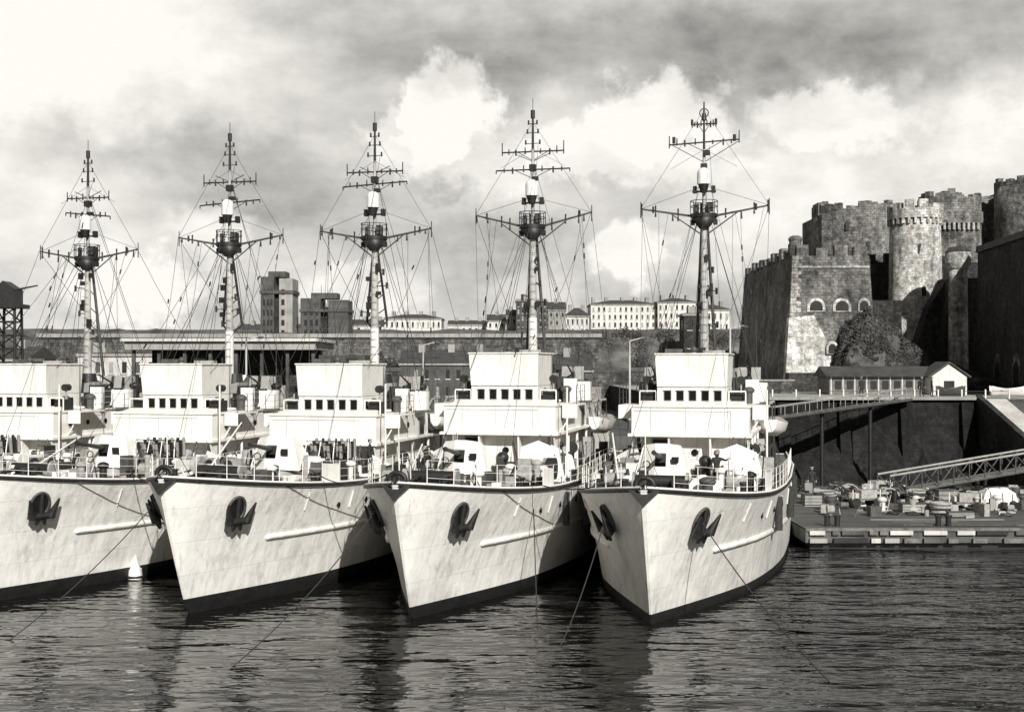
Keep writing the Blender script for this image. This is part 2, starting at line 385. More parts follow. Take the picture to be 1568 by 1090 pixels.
    for i,(z0,z1,mm) in enumerate(((6,9.0,'gray_paint'),(9.0,9.5,'boot_black'))):
        n=20; P=[(0.75*math.cos(2*math.pi*k/n),28.6+1.3*math.sin(2*math.pi*k/n)) for k in range(n)]
        mb.add([(*p,z0) for p in P]+[(*p,z1) for p in P],[(k,(k+1)%n,n+(k+1)%n,n+k) for k in range(n)]+[tuple(range(n,2*n))],mm,False)
    mb.box(-2.2,2.2,27.55,37,3.6,6.1,W)
    mb.box(-1.2,1.2,30.8,33.5,6.1,7.3,'gray_paint')
    for sd in(-1,1):
        for y in(26.3,28.2):
            mb.torus((sd*2.75,y,6.9),.75,.17,'canvas',ry=sd*1.25,sx=.65,sy=1.2)
    for (x,y,z,h_) in((-2.9,20.2,4.15,1.3),(2.9,20.4,4.15,1.3),(-1.6,26,7.5,1.2),(1.5,26.3,7.5,1.0),(2.1,24,7.8,.9),(-.3,25.2,7.5,1.6)):
        mb.tube((x,y,z),(x,y,z+h_),.2,.2,W,12); mb.sphere((x,y-.05,z+h_),(.32,.32,.26),W)
        mb.tube((x,y-.1,z+h_),(x,y-.36,z+h_+.02),.27,.3,'dark_metal',12)
    for (x,y) in((-2.8,21),(2.8,24),(1.85,20)):
        mb.tube((x,y,7.8),(x,y,12.2),.035,.012,'mid_metal',5)
    rail(mb,[Vector((2.85,y,7.8)) for y in(19.9,20.9,21.8)]); rail(mb,[Vector((-2.85,y,7.8)) for y in(19.9,20.9,21.8)])
    for sd in(-1,1):
        for e in(-.28,.28): mb.tube((sd*2.4+e,15.0,4.15),(sd*2.4+e,15.75,6.4),.04,.04,'mid_metal',5)
        for k in range(8):
            t=(k+.5)/8; mb.box(sd*2.4-.28,sd*2.4+.28,15.0+.75*t-.08,15.0+.75*t+.08,4.15+2.25*t,4.18+2.25*t,'mid_metal')
    return mb.mesh('superstructure')
def ship_gun(hedge):
    mb=MB(); W='white_paint'; y=12.6; z=4.2
    c=-.9
    mb.tube((c,y,z),(c,y,z+.55),.95,.85,'gray_paint',20); mb.tube((c,y,z+.5),(c,y,z+1.2),.5,.4,'mid_metal',14)
    for sd in(-1,1):
        F0=Vector((c+sd*.26,y-1.0,z+.45)); F1=Vector((c+sd*1.25,y-.35,z+.35)); T0=Vector((c+sd*.26,y-.5,z+1.95)); T1=Vector((c+sd*.85,y-.15,z+1.85))
        mb.prism([F0,F1,T1,T0],(0,.05,0),W)
        B1=Vector((c+sd*1.4,y+1.0,z+.6)); BT=Vector((c+sd*.95,y+.6,z+1.6))
        mb.prism([F1,B1,BT,T1],(-sd*.05,0,0),W)
        mb.tube(F1.lerp(T1,.1)+Vector((0,-.02,0)),F1.lerp(T1,.95)+Vector((0,-.02,0)),.03,.03,W,5)
    mb.prism([(c-.26,y-.72,z+1.55),(c+.26,y-.72,z+1.55),(c+.26,y-.5,z+1.95),(c-.26,y-.5,z+1.95)],(0,.05,0),W)
    mb.prism([(c-.26,y-1.0,z+.45),(c+.26,y-1.0,z+.45),(c+.26,y-.86,z+.95),(c-.26,y-.86,z+.95)],(0,.05,0),W)
    mb.prism([(c-.85,y-.15,z+1.85),(c-.26,y-.5,z+1.95),(c+.26,y-.5,z+1.95),(c+.85,y-.15,z+1.85),(c+.9,y+.5,z+1.65),(c-.9,y+.5,z+1.65)],(0,0,.04),W)
    mb.obox((c,y,z+1.25),(.45,1.5,.45),0,'dark_metal',rx=-.15)
    mb.tube((c,y-.6,z+1.35),(c,y-2.9,z+1.72),.13,.075,'dark_metal',10); mb.tube((c,y-2.85,z+1.71),(c,y-3.05,z+1.74),.11,.11,'dark_metal',10)
    mb.obox((c+.66,y-.72,z+1.25),(.34,.06,.3),.35,'dark_metal',rx=.3)
    mb.torus((c-.62,y-.9,z+1.05),.16,.03,'mid_metal',rx=math.pi/2,n=12)
    if hedge:
        cx=1.9;cy=12.9
        mb.box(cx-.95,cx+.95,cy-.7,cy+.7,z,z+.25,'mid_metal')
        for i in range(7):
            for j in range(4):
                x=cx-.8+i*.27; yy=cy-.5+j*.33
                mb.tube((x,yy,z+.25),(x+.03*(i-3),yy-.32,z+1.05),.03,.03,'mid_metal',6)
                mb.tube((x+.03*(i-3),yy-.32,z+1.0),(x+.05*(i-3),yy-.48,z+1.55+.1*j),.085,.085,'gray_paint' if (i+j)%2 else 'dark_metal',8)
        for xx in(-1.0,-.33,.33,1.0):
            mb.path([(cx+xx,cy-.9,z+.1),(cx+xx*1.1,cy-1.2,z+1.0),(cx+xx,cy-.9,z+1.9)],.03,'white_paint',5)
        for hh in(.3,.8,1.3,1.8): mb.path([(cx-1.05,cy-1.0,z+hh),(cx+1.05,cy-1.0,z+hh)],.02,'mid_metal',5)
    else:
        mb.prism([(1.5,13.8,z-.05),(3.7,14.2,z-.05),(3.3,14.2,z+1.5),(2.4,14.0,z+1.9),(1.6,13.8,z+1.6)],(0,.06,0),W)
        for x in(1.9,2.6,3.2): mb.tube((x,13.95,z),(x,14.9,z+.02),.03,.03,W,5); mb.tube((x,14.05,z+1.3),(x,14.9,z+.05),.03,.03,W,5)
        mb.box(.5,1.3,13.3,13.9,z-.05,z+.9,'mid_metal'); mb.tube((1.1,12.2,z),(1.1,12.2,z+1.1),.28,.22,'dark_metal',12)
        mb.sphere((1.1,12.2,z+1.2),(.3,.3,.28),'dark_metal'); mb.obox((2.3,12.5,z+.35),(.9,.6,.7),.3,'canvas')
    return mb.mesh('gun')
def ship_deckgear(seed):
    mb=MB(); rnd=random.Random(seed)
    Z=lambda s:zdeck(s)-.06
    for sd in(-1,1):
        pts=[hp(u,zdeck(u),sd)*1.0+Vector((-sd*.12,0,0)) for u in(1.0,2.1,3.3,4.6,6,7.4,8.8,10.2,11.6,13,14.4,15.8,17.2,18.6,20,21.4,22.8,24.2,25.6)]
        rail(mb,pts,1.0,'white_paint',3,.02)
        for s_,w in((2.6,1.1),(7.8,2.9),(14.8,3.9)):
            for d in(0,.5):
                mb.tube((sd*w,s_+d,Z(s_)),(sd*w,s_+d,Z(s_)+.5),.12,.12,'dark_metal',10); mb.tube((sd*w,s_+d,Z(s_)+.46),(sd*w,s_+d,Z(s_)+.52),.16,.16,'dark_metal',10)
        mb.path([(sd*.45,4.6,Z(4)+.5),(sd*.75,3.2,Z(3)+.15),(sd*1.2,2.9,Z(3)+.1)],.07,'dark_metal',6)
        mb.tube((sd*1.2,2.9,Z(3)),(sd*1.2,2.9,Z(3)+.18),.25,.22,'mid_metal',12)
        clutter(mb,min(sd*1.2,sd*3.5),max(sd*1.2,sd*3.5),9,16,Z,26,1.35,rnd,['dark_metal','mid_metal','dark_metal','gray_paint','white_paint','canvas'])
        clutter(mb,min(sd*.6,sd*1.9),max(sd*.6,sd*1.9),4,9,Z,12,.8,rnd,['dark_metal','mid_metal','rope_light','white_paint'])
        k0=rnd.randint(5,8); a=pts[k0];c=pts[k0+1]
        mb.prism([a+Vector((0,0,.1)),c+Vector((0,0,.12)),c+Vector((0,0,.85)),a+Vector((0,0,.9))],(.02,0,0),'white_paint' if sd>0 else 'canvas')
    mb.box(-.7,.7,4.5,5.2,Z(5),Z(5)+.35,'mid_metal'); mb.tube((-.95,4.85,Z(5)+.55),(.95,4.85,Z(5)+.55),.26,.26,'dark_metal',12)
    for x in(-1.0,1.0): mb.tube((x-.05,4.85,Z(5)+.55),(x+.05,4.85,Z(5)+.55),.38,.38,'gray_paint',14)
    mb.tube((0,6.6,Z(6.6)),(0,6.6,Z(6.6)+.6),.25,.2,'gray_paint',12); mb.tube((0,6.6,Z(6.6)+.6),(0,6.6,Z(6.6)+.7),.32,.32,'dark_metal',12)
    mb.box(-.6,.6,8.2,9.3,Z(8),Z(8)+.4,'white_paint'); mb.box(-.66,.66,8.15,9.35,Z(8)+.4,Z(8)+.47,'gray_paint')
    for (x,y) in((-2.4,9.2),(2.6,10.2),(-3.0,14.0)):
        y+=rnd.uniform(-.8,.8)
        mb.tube((x-.45,y,Z(y)+.5),(x+.45,y,Z(y)+.5),.3,.3,'rope_light',14)
        for e in(-.48,.48): mb.tube((x+e-.03,y,Z(y)+.5),(x+e+.03,y,Z(y)+.5),.48,.48,'dark_metal',16); mb.box(x+e-.04,x+e+.04,y-.3,y+.3,Z(y),Z(y)+.4,'dark_metal')
    for (x,y,h_) in((1.4,6.8,.7),(-1.6,7.2,.6),(1.8,10.8,.9),(-2.9,11.8,1.0),(3.1,11.8,.8)):
        mb.tube((x,y,Z(y)),(x,y,Z(y)+h_),.12,.12,'white_paint',10); mb.sphere((x,y,Z(y)+h_),(.26,.26,.15),'white_paint',12,6)
    mb.obox((.3,14.8,Z(15)+.55),(1.1,.6,1.1),.1,'white_paint')
    mb.obox((-3.1,15.2,Z(15)+.45),(.6,.7,.9),0,'mid_metal')
    for (x,y) in((.9,3.9),(-1.9,6.1),(2.2,8.8)):
        for k in range(3): mb.torus((x,y,Z(y)+.05+.07*k),.32,.045,'rope_light')
    mb.tube((0,.55,Z(.5)),(0,.45,Z(.5)+2.3),.035,.02,'white_paint',6)
    mb.path([(0,.45,Z(.5)+1.8),(.5,1.6,Z(1))],.012,'rope'); mb.path([(0,.45,Z(.5)+1.8),(-.5,1.6,Z(1))],.012,'rope')
    mb.tube((-2.0,6.5+rnd.uniform(0,2),Z(6)+.1),(-3.2,13.5,Z(13)+rnd.uniform(1.6,2.6)),.06,.04,'white_paint',6)
    mb.tube((3.5,15.5,Z(15)),(3.5,15.5,8.6),.05,.05,'white_paint',6)
    cx=3.3; ys=[24.6+.35*k for k in range(13)]; rows=[]
    for i,yy in enumerate(ys):
        t=i/12; w=.85*math.sin(math.pi*(.08+.84*t))**.7; sh=.25*(2*t-1)**2
        rows.append([(cx-w,yy,6.55+sh),(cx-w*.85,yy,6.1+sh),(cx-w*.35,yy,5.8+sh*1.3),(cx+w*.35,yy,5.8+sh*1.3),(cx+w*.85,yy,6.1+sh),(cx+w,yy,6.55+sh)])
    vs=[p for r in rows for p in r]; fs=[(i*6+j,(i+1)*6+j,(i+1)*6+j+1,i*6+j+1) for i in range(12) for j in range(5)]
    mb.add(vs,fs,'white_paint',True); mb.add(rows[0]+rows[-1],[(0,1,2,3,4,5),(6,7,8,9,10,11)],'white_paint')
    mb.add([p for r in rows for p in(r[0],r[5])],[(2*i,2*i+1,2*i+3,2*i+2) for i in range(12)],'canvas')
    for yy in(25.2,28.2):
        mb.path([(2.5,yy,4.2),(2.6,yy,7.0),(2.9,yy,7.6),(3.4,yy,7.7)],.07,'gray_paint',6); mb.path([(3.4,yy,7.7),(3.4,yy,6.6)],.03,'rope')
    mb.tube((0,39,3.7),(0,39,5.0),.6,.4,'gray_paint',12); mb.tube((0,39.2,5.0),(0,41.5,5.6),.09,.06,'dark_metal')
    return mb.mesh('deck_fittings')
def ship_mast(kind):
    mb=MB(); rg=MB(); Y=23.7; d=.7 if kind==4 else 0
    rnd=random.Random(40+kind)
    D='dark_metal'; G='mid_metal'
    lowm='white_paint' if kind in(1,2,3) else 'mast_gray'
    mb.tube((0,Y,6.3),(0,Y,12.2),.27,.24,lowm,12); mb.tube((0,Y,12.2),(0,Y,17.2+d),.22,.16,'mast_gray',12)
    if kind in(0,3,4):
        for sd in(-1,1):
            mb.tube((sd*.75,Y+1.3,6.3),(sd*.14,Y+.22,16.9+d),.10,.08,G,8)
            for k in range(9):
                t=.12+.1*k; mb.tube((sd*(.75-.61*t),Y+1.3-1.08*t,6.3+10.6*t),(0,Y,6.3+10.6*t+.5),.03,.03,G,5)
    else:
        for sd in(-1,1): mb.tube((sd*.6,Y+.4,12.6),(sd*.12,Y+.1,16.7),.08,.07,D,6); mb.tube((0,Y,12.0),(sd*.6,Y+.4,12.6),.06,.06,D,6)
        for k in range(5):
            t=k/5; w=.6-.48*t; mb.tube((-w,Y+.4-.3*t,12.6+4.1*t),(w*.8,Y+.34-.3*t,13.3+4.1*t),.03,.03,D,5)
    for k in range(22): mb.tube((-.22,Y-.27,7.8+k*.42),(.22,Y-.27,7.8+k*.42),.012,.012,G,4)
    for k in range(6):
        z=rnd.uniform(12.6,16.3); sd=rnd.choice((-1,1)); mb.obox((sd*rnd.uniform(.15,.4),Y-.2,z),(rnd.uniform(.12,.26),.25,rnd.uniform(.2,.5)),0,D)
    for k in range(5):
        z=rnd.uniform(9,15.5); w=rnd.uniform(.4,.8); sd=rnd.choice((-1,1)); mb.tube((0,Y-.1,z),(sd*w,Y-.1,z+rnd.uniform(-.05,.2)),.03,.025,D,5); mb.tube((sd*w,Y-.1,z-.15),(sd*w,Y-.1,z+.2),.07,.07,D,8)
    n=16
    def ring(r,z,c=(0,Y-.1)): return [(c[0]+r*math.cos(2*math.pi*i/n),c[1]+r*math.sin(2*math.pi*i/n),z) for i in range(n)]
    a=ring(.25,16.55+d);b_=ring(.72,17.15+d)
    mb.add(a+b_,[(i,(i+1)%n,n+(i+1)%n,n+i) for i in range(n)]+[tuple(range(n,2*n))],D,True)
    c1=ring(.74,17.15+d);c2=ring(.74,17.35+d)
    mb.add(c1+c2,[(i,(i+1)%n,n+(i+1)%n,n+i) for i in range(n)],D,True)
    for i in range(0,n,2): mb.tube(c2[i],(c2[i][0],c2[i][1],18.05+d),.025,.025,D,4)
    for zz in(17.75,18.05): cc=[(p[0],p[1],zz+d) for p in c2]; mb.path(cc+cc[:1],.025,D,4)
    mb.obox((0,Y+.5,17.7+d),(.5,.4,.6),0,D); mb.obox((.35,Y-.3,17.7+d),(.3,.3,.5),.4,D); mb.obox((-.4,Y-.2,17.6+d),(.2,.3,.6),.4,D)
    zb=17.15+d; zt=(17.75 if kind!=3 else 18.0)+d
    hw=3.3 if kind not in(4,) else 3.5
    for sd in(-1,1):
        mb.tube((0,Y,zb),(sd*hw,Y+.1,zt),.07,.045,G,6)
        mb.tube((sd*.1,Y,zb-.95),(sd*hw*.55,Y,zb+.35),.04,.035,G,5)
        mb.tube((sd*.05,Y,18.9+d),(sd*hw,Y+.1,zt),.014,.014,'rope',4)
        for t in(.35,.55,.75,.93):
            t+=rnd.uniform(-.06,.06); x=sd*hw*t; z=zb+(zt-zb)*t; q=rnd.uniform(.2,.45)
            mb.tube((x,Y,z-q),(x,Y,z),.06,.03,D,6)
            if rnd.random()<.5: mb.tube((x,Y,z),(x,Y,z+.3),.04,.05,D,6)
        mb.tube((sd*hw,Y+.1,zt-.5),(sd*hw,Y+.1,zt+.4),.035,.025,D,5)
        mb.tube((sd*hw*.8,Y,zt-.25),(sd*hw*.8,Y,zt+.1),.06,.06,D,6)
        mb.obox((sd*.62,Y-.1,zb-.25),(.22,.3,.3),0,D)
    mb.tube((0,Y,17.2+d),(0,Y,21.6),.12,.08,'mast_gray',8)
    zr=18.95+d
    mb.tube((0,Y-.3,zr-.45),(0,Y-.3,zr),.18,.3,D,12)
    mb.tube((0,Y-.3,zr),(0,Y-.3,zr+.6),.35,.35,'white_paint',18); mb.sphere((0,Y-.3,zr+.6),(.35,.35,.32),'white_paint')
    mb.tube((-.65,Y,zr-.35),(.65,Y,zr-.35),.05,.05,D,6)
    for sd in(-1,1): mb.obox((sd*.5,Y,zr-.25),(.2,.3,.38),0,D)
    def yard(z,h_,tilt=0,ends=.4,off=0,r=.04):
        mb.tube((-h_,Y+off,z-tilt),(h_,Y+off,z+tilt),r,r,D,6)
        for sd in(-1,1):
            mb.tube((sd*h_,Y+off,z+sd*tilt-.18),(sd*h_,Y+off,z+sd*tilt+ends),.035,.03,D,5)
            mb.tube((sd*h_*.55,Y+off,z-.2),(sd*h_*.55,Y+off,z+.14),.05,.05,D,5)
            for q in(.25,.78): mb.tube((sd*h_*q,Y+off,z-.12),(sd*h_*q,Y+off,z+rnd.uniform(.1,.3)),.045,.03,D,5)
            mb.tube((0,Y+off,z-.5),(sd*h_*.5,Y+off,z),.02,.02,D,5)
    if kind==4:
        yard(22.0,1.9,.08,.5); yard(23.0,.65,0,.3)
        mb.torus((0,Y,23.6),.24,.03,D,rx=math.pi/2,n=12); mb.tube((0,Y,21.6),(0,Y,24.2),.07,.04,D); mb.tube((0,Y,23.2),(0,Y,23.6),.16,.1,D)
        for x in(-.65,.65): mb.tube((x,Y,22.95),(x,Y,23.25),.07,.07,D)
        mb.tube((-1.9,Y,22.0),(0,Y,20.9),.02,.02,D,5); mb.tube((1.9,Y,22.0),(0,Y,20.9),.02,.02,D,5)
        for sd in(-1,1): mb.tube((sd*1.65,Y,22.0),(sd*1.65,Y,22.35),.09,.09,D)
        mb.obox((0,Y-.1,20.6),(.35,.3,.4),0,D); mb.obox((.15,Y-.1,21.4),(.35,.3,.25),0,D)
        top=24.1
    else:
        if kind==3: yard(20.45,2.1,.0,.0); yard(21.45,1.75,.0,.55)
        elif kind==2: yard(20.3,1.9,.1,.0); yard(21.0,1.65,.0,.5)
        elif kind==1: yard(19.7,1.9,.12,0); yard(20.9,1.65,.0,.5)
        else: yard(19.9,1.5,-.15,0); yard(20.9,1.4,0,.4)
        for sd in(-1,1): mb.tube((0,Y,20.9),(sd*.9,Y,21.3),.025,.025,D,4)
        mb.tube((0,Y,21.5),(0,Y,23.4),.085,.06,D,6); mb.tube((0,Y,23.3),(0,Y,23.75),.12,.12,D,10); mb.tube((0,Y,23.7),(0,Y,24.4),.018,.018,D,4)
        for z,w in((21.9,.4),(22.5,.3),(23.0,.24)):
            mb.tube((-w,Y,z),(w,Y,z),.025,.025,D,4)
            for sd in(-1,1): mb.tube((sd*w,Y,z-.05),(sd*w,Y,z+.2),.055,.05,D,5)
        mb.obox((0,Y,20.55),(.35,.35,.35),0,D); mb.obox((.15,Y,19.95),(.3,.3,.2),0,D)
        top=23.4
    R=.016
    def wire(p,q,r=R,sag=0):
        p=Vector(p);q=Vector(q)
        if sag==0: rg.path([p,q],r,'rope')
        else: rg.path([p.lerp(q,k/8)-Vector((0,0,sag*4*(k/8)*(1-k/8))) for k in range(9)],r,'rope')
        return p,q
    hang=[]
    for sd in(-1,1):
        wire((sd*.3,Y,zb),(sd*3.9,Y+2.5,4.6)); wire((sd*.3,Y,zb),(sd*3.7,Y-4.2,7.0)); wire((sd*.3,Y,zb),(sd*4.1,Y-.5,4.6))
        wire((0,Y,top-.3),(sd*hw,Y,zt),R*.7); wire((0,Y,21.6),(sd*1.8,Y,20.6),R*.7)
        wire((0,Y,21.0),(sd*3.9,Y+4,4.6),R*.8)
        for k in range(rnd.choice((3,4))):
            t=rnd.uniform(.4,.97); xx=rnd.uniform(1.0,3.9); hang.append(wire((sd*hw*t,Y,zb+(zt-zb)*t),(sd*xx,Y-rnd.uniform(-1,4),7.9),R*.75,rnd.choice((0,.25,.5))))
        hang.append(wire((sd*hw,Y,zt),(sd*rnd.uniform(.8,2.4),17.2,10.2),R*.8,rnd.uniform(.3,1.0)))
        wire((sd*hw,Y,zt),(sd*2.2,42,4.5),R*.8,.4)
    hang.append(wire((.3,Y,21.8),(rnd.uniform(1.5,3.3),11.5,4.6),R*.8,.6))
    hang.append(wire((-.3,Y,18.6+d),(-rnd.uniform(1.5,3.3),9.5,4.7),R*.8,.4))
    wire((0,Y,18.3),(0,17.0,10.4)); wire((0,Y,21.3),(0,33,7.2)); wire((.2,Y,17.3),(.4,14.6,4.4),R*.7,.2)
    for k in range(12):
        p,q=rnd.choice(hang); c=p.lerp(q,rnd.uniform(.1,.7)); dd=(q-p).normalized()
        rg.tube(c,c+dd*.28,.045,.045,'dark_metal',6)
    return mb.mesh('mast'),rg.mesh('rigging')

# ---------------------------------------------------------------- sailors
def sailor(kind):
    th=0.0 if kind!='bend' else math.radians(50)
    J={'pel':(0,0,.93,.14),'sp':(0,.01,1.12,.125),'ch':(0,0,1.34,.15),'nk':(0,0,1.48,.062),'hb':(0,-.01,1.58,.06)}
    E=[('pel','sp'),('sp','ch'),('ch','nk'),('nk','hb')]
    for sd,n in((-1,'L'),(1,'R')):
        J['sh'+n]=(sd*.19,0,1.42,.072); 
        if kind=='point' and sd>0: J['el'+n]=(.33,-.22,1.35,.05); J['wr'+n]=(.36,-.47,1.43,.033)
        elif kind=='bend': J['el'+n]=(sd*.24,-.2,1.25,.05); J['wr'+n]=(sd*.2,-.42,1.15,.033)
        else: J['el'+n]=(sd*.26,.02,1.14,.05); J['wr'+n]=(sd*.27,-.07,.9,.033)
        st=.09*sd if kind=='stand' else .02
        J['hi'+n]=(sd*.1,0,.86,.105); J['kn'+n]=(sd*.12,-.03-st,.49,.072); J['an'+n]=(sd*.12,.02-st,.1,.05); J['to'+n]=(sd*.14,-.15-st,.05,.045)
        E+=[('ch','sh'+n),('sh'+n,'el'+n),('el'+n,'wr'+n),('pel','hi'+n),('hi'+n,'kn'+n),('kn'+n,'an'+n),('an'+n,'to'+n)]
    def R(p,up=True):
        v=Vector(p[:3])
        if th and up:
            q=v-Vector((0,0,.93)); q=Matrix.Rotation(th,3,'X')@q; v=q+Vector((0,.05,.93))
        return v
    upk=lambda k:k[:2] in('sp','ch','nk','hb','sh','el','wr')
    names=list(J); pos={k:R(J[k],upk(k)) for k in names}
    me=bpy.data.meshes.new('tmp'); me.from_pydata([pos[k] for k in names],[(names.index(a),names.index(b_)) for a,b_ in E],[])
    o=bpy.data.objects.new('tmp',me); COL.objects.link(o)
    mb=MB(); top='navy_cloth'
    ok=False
    try:
        o.modifiers.new('s','SKIN'); 
        for i,k in enumerate(names):
            r=J[k][3]; me.skin_vertices[0].data[i].radius=(r,r*(.8 if k in('ch','sp') else 1)); me.skin_vertices[0].data[i].use_root=(i==0)
        ss=o.modifiers.new('u','SUBSURF'); ss.levels=1; ss.render_levels=1
        dg=bpy.context.evaluated_depsgraph_get(); ev=o.evaluated_get(dg); em=ev.to_mesh()
        if len(em.polygons)>50:
            vs=[tuple(v.co) for v in em.vertices]
            for mat,cond in((top,lambda z:z>.92),('navy_cloth',lambda z:z<=.92)):
                mb.add(vs,[tuple(p.vertices) for p in em.polygons if cond(p.center.z)],mat,True)
            ok=True
        ev.to_mesh_clear()
    except Exception as ex: print('skin fail',ex)
    if not ok:
        for a,b_ in E: mb.tube(pos[a],pos[b_],J[a][3],J[b_][3],top if upk(a) else 'navy_cloth',8)
    bpy.data.objects.remove(o)
    h=R((0,-.02,1.68)); mb.sphere(h,(.078,.095,.115),'skin',12,9)
    hd=lambda x,y,z:R((x,y,z))
    mb.tube(hd(0,-.11,1.68),hd(0,-.14,1.655),.012,.016,'skin',5)
    for x in(-.03,.03): mb.sphere(hd(x,-.105,1.70),.011,'dark_metal',6,4)
    mb.tube(hd(-.025,-.108,1.622),hd(.025,-.108,1.622),.006,.006,'dark_metal',4)
    for x in(-.08,.08): mb.sphere(hd(x,-.01,1.68),(.014,.025,.035),'skin',6,5)
    mb.sphere(hd(0,.01,1.71),(.084,.09,.10),'dark_metal',12,8)
    mb.tube(hd(0,-.005,1.755),hd(0,-.005,1.80),.095,.125,'white_cloth',14); mb.tube(hd(0,-.01,1.735),hd(0,-.01,1.76),.097,.097,'navy_cloth',14)
    for n,sd in(('L',-1),('R',1)):
        w=pos['wr'+n]; d=(w-pos['el'+n]).normalized(); a=d.orthogonal().normalized(); c=d.cross(a)
        mb.tube(w,w+d*.09,.03,.036,'skin',8)
        for k,l in enumerate((.07,.08,.075,.06)):
            p=w+d*.085+a*(-.027+.018*k); q=p+d*l*.5+c*.01; mb.tube(p,q,.009,.009,'skin',5); mb.tube(q,q+d*l*.4+c*.025,.009,.007,'skin',5)
        p=w+d*.03+a*.03; mb.tube(p,p+d*.04+a*.03,.011,.008,'skin',5)
    return mb.mesh('figure')
SAIL={k:sailor(k) for k in('stand','bend','point')}

ANG=math.radians(13.4)
hull_me=ship_hull(); sup_me=ship_super(); gunA=ship_gun(True); gunB=ship_gun(False)
ships=[((-30.6,53.6),ANG,1.0,0,.15),((-21.5,51.2),ANG,1.0,1,.15),((-12.75,48.6),ANG,1.0,2,.25),((-3.87,47.8),ANG,1.0,3,.1),((5.25,46.9),ANG+math.radians(.7),1.06,4,0)]
SM=[]
sail_spots=[[],[(-1.8,14.9,'bend',2)],[(2.9,14.9,'stand',1.5)],[(-2.6,11.5,'bend',1.0)],
 [(-2.9,11.6,'stand',.8),(1.6,11.3,'point',.2),(3.4,16.6,'stand',2.4)]]
for (px,py),an,bs,kind,zo in ships:
    tip=(px-2*math.sin(an),py-2*math.cos(an),zo)
    e=empty('warship',tip,-an)
    so_=-.5-zo if kind<3 else -zo*.5
    link(hull_me,'hull',e,sx=bs); o=link(sup_me,'superstructure',e,(0,0,so_))
    bv=o.modifiers.new('b','BEVEL'); bv.width=.018; bv.segments=1; bv.limit_method='ANGLE'
    link(gunA if kind<3 else gunB,'foredeck_gun',e); link(ship_deckgear(11+kind),'deck_fittings',e,sx=bs)
    a,b_=ship_mast(kind); mo=(-1.2,-.6,-.6,.1,0)[kind]
    link(a,'mast',e,(0,0,mo)); link(b_,'rigging',e,(0,0,mo))
    M=Matrix.Translation(tip)@Matrix.Rotation(-an,4,'Z'); SM.append((M,bs))
    for x,y,k,rz in sail_spots[kind]:
        p=M@Vector((x*bs,y,zdeck(y)-.06)); o=bpy.data.objects.new('sailor',SAIL[k]); o.location=p; o.rotation_euler=(0,0,rz); COL.objects.link(o)
def rope(name,p,q,sag,r=.03,n=14,mat='rope'):
    mb=MB(); p=Vector(p);q=Vector(q)
    mb.path([p.lerp(q,k/n)-Vector((0,0,sag*4*(k/n)*(1-k/n))) for k in range(n+1)],r,mat,6)
    mb.build(name)
W=lambda i,v:SM[i][0]@Vector((v[0]*SM[i][1],v[1],v[2]))
rope('mooring_rope',W(4,(-1.75,2.6,3.9)),(1.6,43,-.1),.35,.022)
rope('mooring_rope',W(4,(1.75,2.7,3.8)),(9.9,38,-.1),.3,.022)
rope('mooring_rope',W(3,(-1.6,2.4,4.0)),(-9.2,40,-.1),.4,.022)
rope('mooring_rope',W(3,(3.3,8.8,4.2)),(1.0,50,-.1),.2,.022)
rope('mooring_rope',W(2,(-1.6,2.4,4.0)),(-18,44,-.1),.3,.022)
for i in range(4):
    rope('mooring_rope',W(i,(2.8,7.8,5.0)),W(i+1,(-1.2,2.6,5.4)),.5,.025)
    rope('mooring_rope',W(i,(1.1,2.6,5.3)),W(i+1,(-2.9,7.8,4.9)),.6,.025)
mb=MB(); mb.tube((-17.3,57,-.1),(-17.3,57,.45),.35,.3,'white_paint',14); mb.tube((-17.3,57,.45),(-17.3,57,1.1),.25,.03,'white_paint',12); mb.torus((-17.3,57,.1),.36,.05,'dark_metal'); mb.build('mooring_buoy')

# ---------------------------------------------------------------- water + land
mb=MB(); mb.add([(-2500,-600,0),(2500,-600,0),(2500,4000,0),(-2500,4000,0)],[(0,1,2,3)],'sea_water'); mb.build('water')
mb=MB()
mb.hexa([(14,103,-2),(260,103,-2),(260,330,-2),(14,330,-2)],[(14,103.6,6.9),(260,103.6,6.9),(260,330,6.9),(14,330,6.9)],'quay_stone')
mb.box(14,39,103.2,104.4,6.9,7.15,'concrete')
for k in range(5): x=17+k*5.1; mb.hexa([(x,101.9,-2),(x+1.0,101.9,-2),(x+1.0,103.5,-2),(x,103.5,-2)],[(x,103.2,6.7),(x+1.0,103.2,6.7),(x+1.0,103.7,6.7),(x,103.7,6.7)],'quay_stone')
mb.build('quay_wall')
mb=MB(); mb.add([(14.2,104.4,6.95),(260,104.4,6.95),(260,330,6.95),(14.2,330,6.95)],[(0,1,2,3)],'asphalt'); mb.build('road')
mb=MB(); nx,ny=60,14; vs=[]
for j in range(ny+1):
    for i in range(nx+1):
        x=14+25*i/nx; y=95+8.6*j/ny; t=j/ny
        vs.append((x,y,-1.0+4.2*t*t+1.4*t*mnoise.noise((x*.45,y*.5,3.3))+.5*mnoise.noise((x*1.4,y*1.4,1))))
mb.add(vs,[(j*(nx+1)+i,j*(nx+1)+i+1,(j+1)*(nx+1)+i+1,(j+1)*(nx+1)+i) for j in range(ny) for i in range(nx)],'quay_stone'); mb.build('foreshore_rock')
mb=MB()
mb.box(-300,14,108,330,-2,3.6,'concrete_dark'); mb.build('quay')
mb=MB()
mb.hexa([(39.2,86,-1),(75,86,-1),(75,103.5,-1),(39.2,103.5,-1)],[(39.2,86,1.6),(75,86,1.6),(75,103.5,6.97),(39.2,103.5,6.97)],'concrete_dark')
